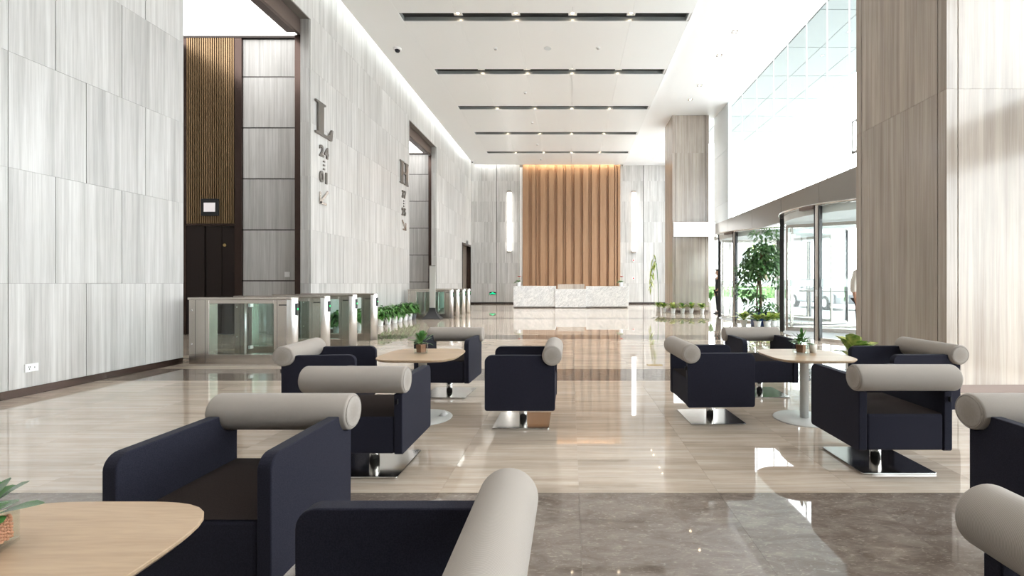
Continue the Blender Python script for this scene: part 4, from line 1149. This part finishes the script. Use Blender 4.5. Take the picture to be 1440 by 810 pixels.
    for s in (-1, 1):
        m = MB(); ico(m, (s * .03, -.098, 1.635), .011); m.build('eye', M['eye_white'], t)
        m = MB(); ico(m, (s * .03, -.107, 1.635), .005); m.build('pupil', M['hair_black'], t)
        m = MB(); m.lathe([(.012, 0), (.028, .006), (.02, .016)], 10, axis='X', c=(s * .078, 0, 1.62)); m.build('ear', M['skin_tone'], t)
    m = MB(); m.add([(-.012, -.098, 1.60), (.012, -.098, 1.60), (0, -.128, 1.598), (0, -.102, 1.645), (0, -.10, 1.592)], [(0, 2, 3), (2, 1, 3), (0, 4, 2), (4, 1, 2)], 0, True); m.build('nose', M['skin_tone'], t)
    MB().cbox((0, -.103, 1.568), (.042, .008, .008)).build('mouth', M['terracotta'], t)
    return t
person((5.86, 18.30, 0), PI * 1.5, 'person in dark suit standing behind the farther revolving door post', 'cloth_dark', 'cloth_dark', 2)
person((5.10, 8.0, 0), PI * .1, 'person in pale shirt and dark trousers mostly hidden behind the shaded pillar', 'cloth_white', 'cloth_dark', 1)

# ================================================================== OUTSIDE THINGS
t = thing('parked_car', 'dark parked car outside, seen hazily through the nearer revolving door', 'car', (12.6, 22.8, -.03), PI / 2)
body = [(-2.3, .35), (-2.25, .75), (-1.9, .92), (-.9, .98), (-.15, 1.42), (1.15, 1.45), (2.0, 1.02), (2.3, .95), (2.32, .35)]
# local x along the car, front at -x -> placed so the front points towards the viewer
m = MB(); vs = []; n = len(body)
for y, k in ((-.86, 1), (-.70, .0), (.70, .0), (.86, 1)):
    pass
m.prism([(-2.3, .3), (-2.3, .72), (-1.9, .90), (-.95, .97), (2.0, 1.0), (2.3, .93), (2.32, .3)], -.88, .88, 'Y').build('car_body', M['car_paint'], t, .06, 3)
m = MB(); m.prism([(-1.0, .96), (-.2, 1.42), (1.15, 1.44), (1.95, .99)], -.74, .74, 'Y').build('cabin', M['car_glass'], t, .05, 2)
MB().box(-.12, 1.1, -.70, .70, 1.43, 1.47).build('roof', M['car_paint'], t, .015)
for x in (-1.5, 1.45):
    for y in (-.80, .80): 
        wl_ = MB().lathe([(.2, -.11), (.32, -.11), (.33, -.08), (.33, .08), (.32, .11), (.2, .11)], 24, (x, y, .33), axis='Y').build('wheel', M['tyre'], t)
        MB().lathe([(.19, -.112), (.19, .112)], 18, (x, y, .33), axis='Y').build('hub', M['steel_bright'], wl_)
for y in (-.6, .6): MB().box(-2.31, -2.26, y - .16, y + .16, .60, .74).build('headlight', M['steel_bright'], t, .01)
def outdoor_tree(loc, h, label, seed, nleaf):
    t = thing('street_tree', label, 'tree', loc, seed, 'pale trees outside the glass'); r = random.Random(seed)
    tr = MB(); tr.tube([(0, 0, 0), (.1, 0, h * .35), (.0, .1, h * .7), (.1, 0, h)], [.16, .12, .07, .02], 8); m = MB()
    for k in range(26):
        a = r.uniform(0, 2 * PI); z = h * r.uniform(.3, .85); l = h * .32 * r.uniform(.6, 1.1)
        e_ = Vector((l * math.cos(a), l * math.sin(a), z + l * .8)); tr.tube([(0, 0, z), e_ * .5 + Vector((0, 0, z * .5)), e_], [.05, .03, .008], 5)
        for q in range(nleaf):
            p = e_ + Vector((r.gauss(0, .6), r.gauss(0, .6), r.gauss(0, .6))); m.leaf(p, (r.uniform(-1, 1), r.uniform(-1, 1), r.uniform(-.5, .5)), .3, .18, bend=.2)
    tr.build('trunk', M['bark'], t); stuff(m.build('foliage', M['leaf_lime'], t, fix=False))
for i, (x, y, h, nl, lab) in enumerate(((17, 40, 7, 16, 'young pale-green tree outside beyond the farther revolving door'), (23, 50, 8, 14, 'pale-green tree outside, left in the nearer revolving door'), (31, 44, 8, 3, 'nearly bare tree outside, centred in the nearer revolving door'), (25, 33, 7, 14, 'pale-green tree outside, right in the nearer revolving door'))):
    outdoor_tree((x, y, -.03), h, lab, i + 3, nl)
t = thing('clipped_hedge', 'clipped green hedge across the street outside', 'hedge', (20, 34, -.03), -.95)
m = MB(); r = random.Random(2)
for k in range(2600):
    f = r.choice((0, 1, 2)); x = r.uniform(-14, 14)
    p = (x, -.5, r.uniform(.05, 1.0)) if f < 2 else (x, r.uniform(-.5, .5), 1.0)
    m.leaf(p, (r.uniform(-1, 1), r.uniform(-1, .2), r.uniform(-.3, 1)), .16, .1, bend=.2)
stuff(m.build('foliage', M['hedge_leaf'], t, fix=False)); MB().box(-14, 14, -.48, .48, 0, .98).build('core', M['hedge_leaf'], t, fix=False)
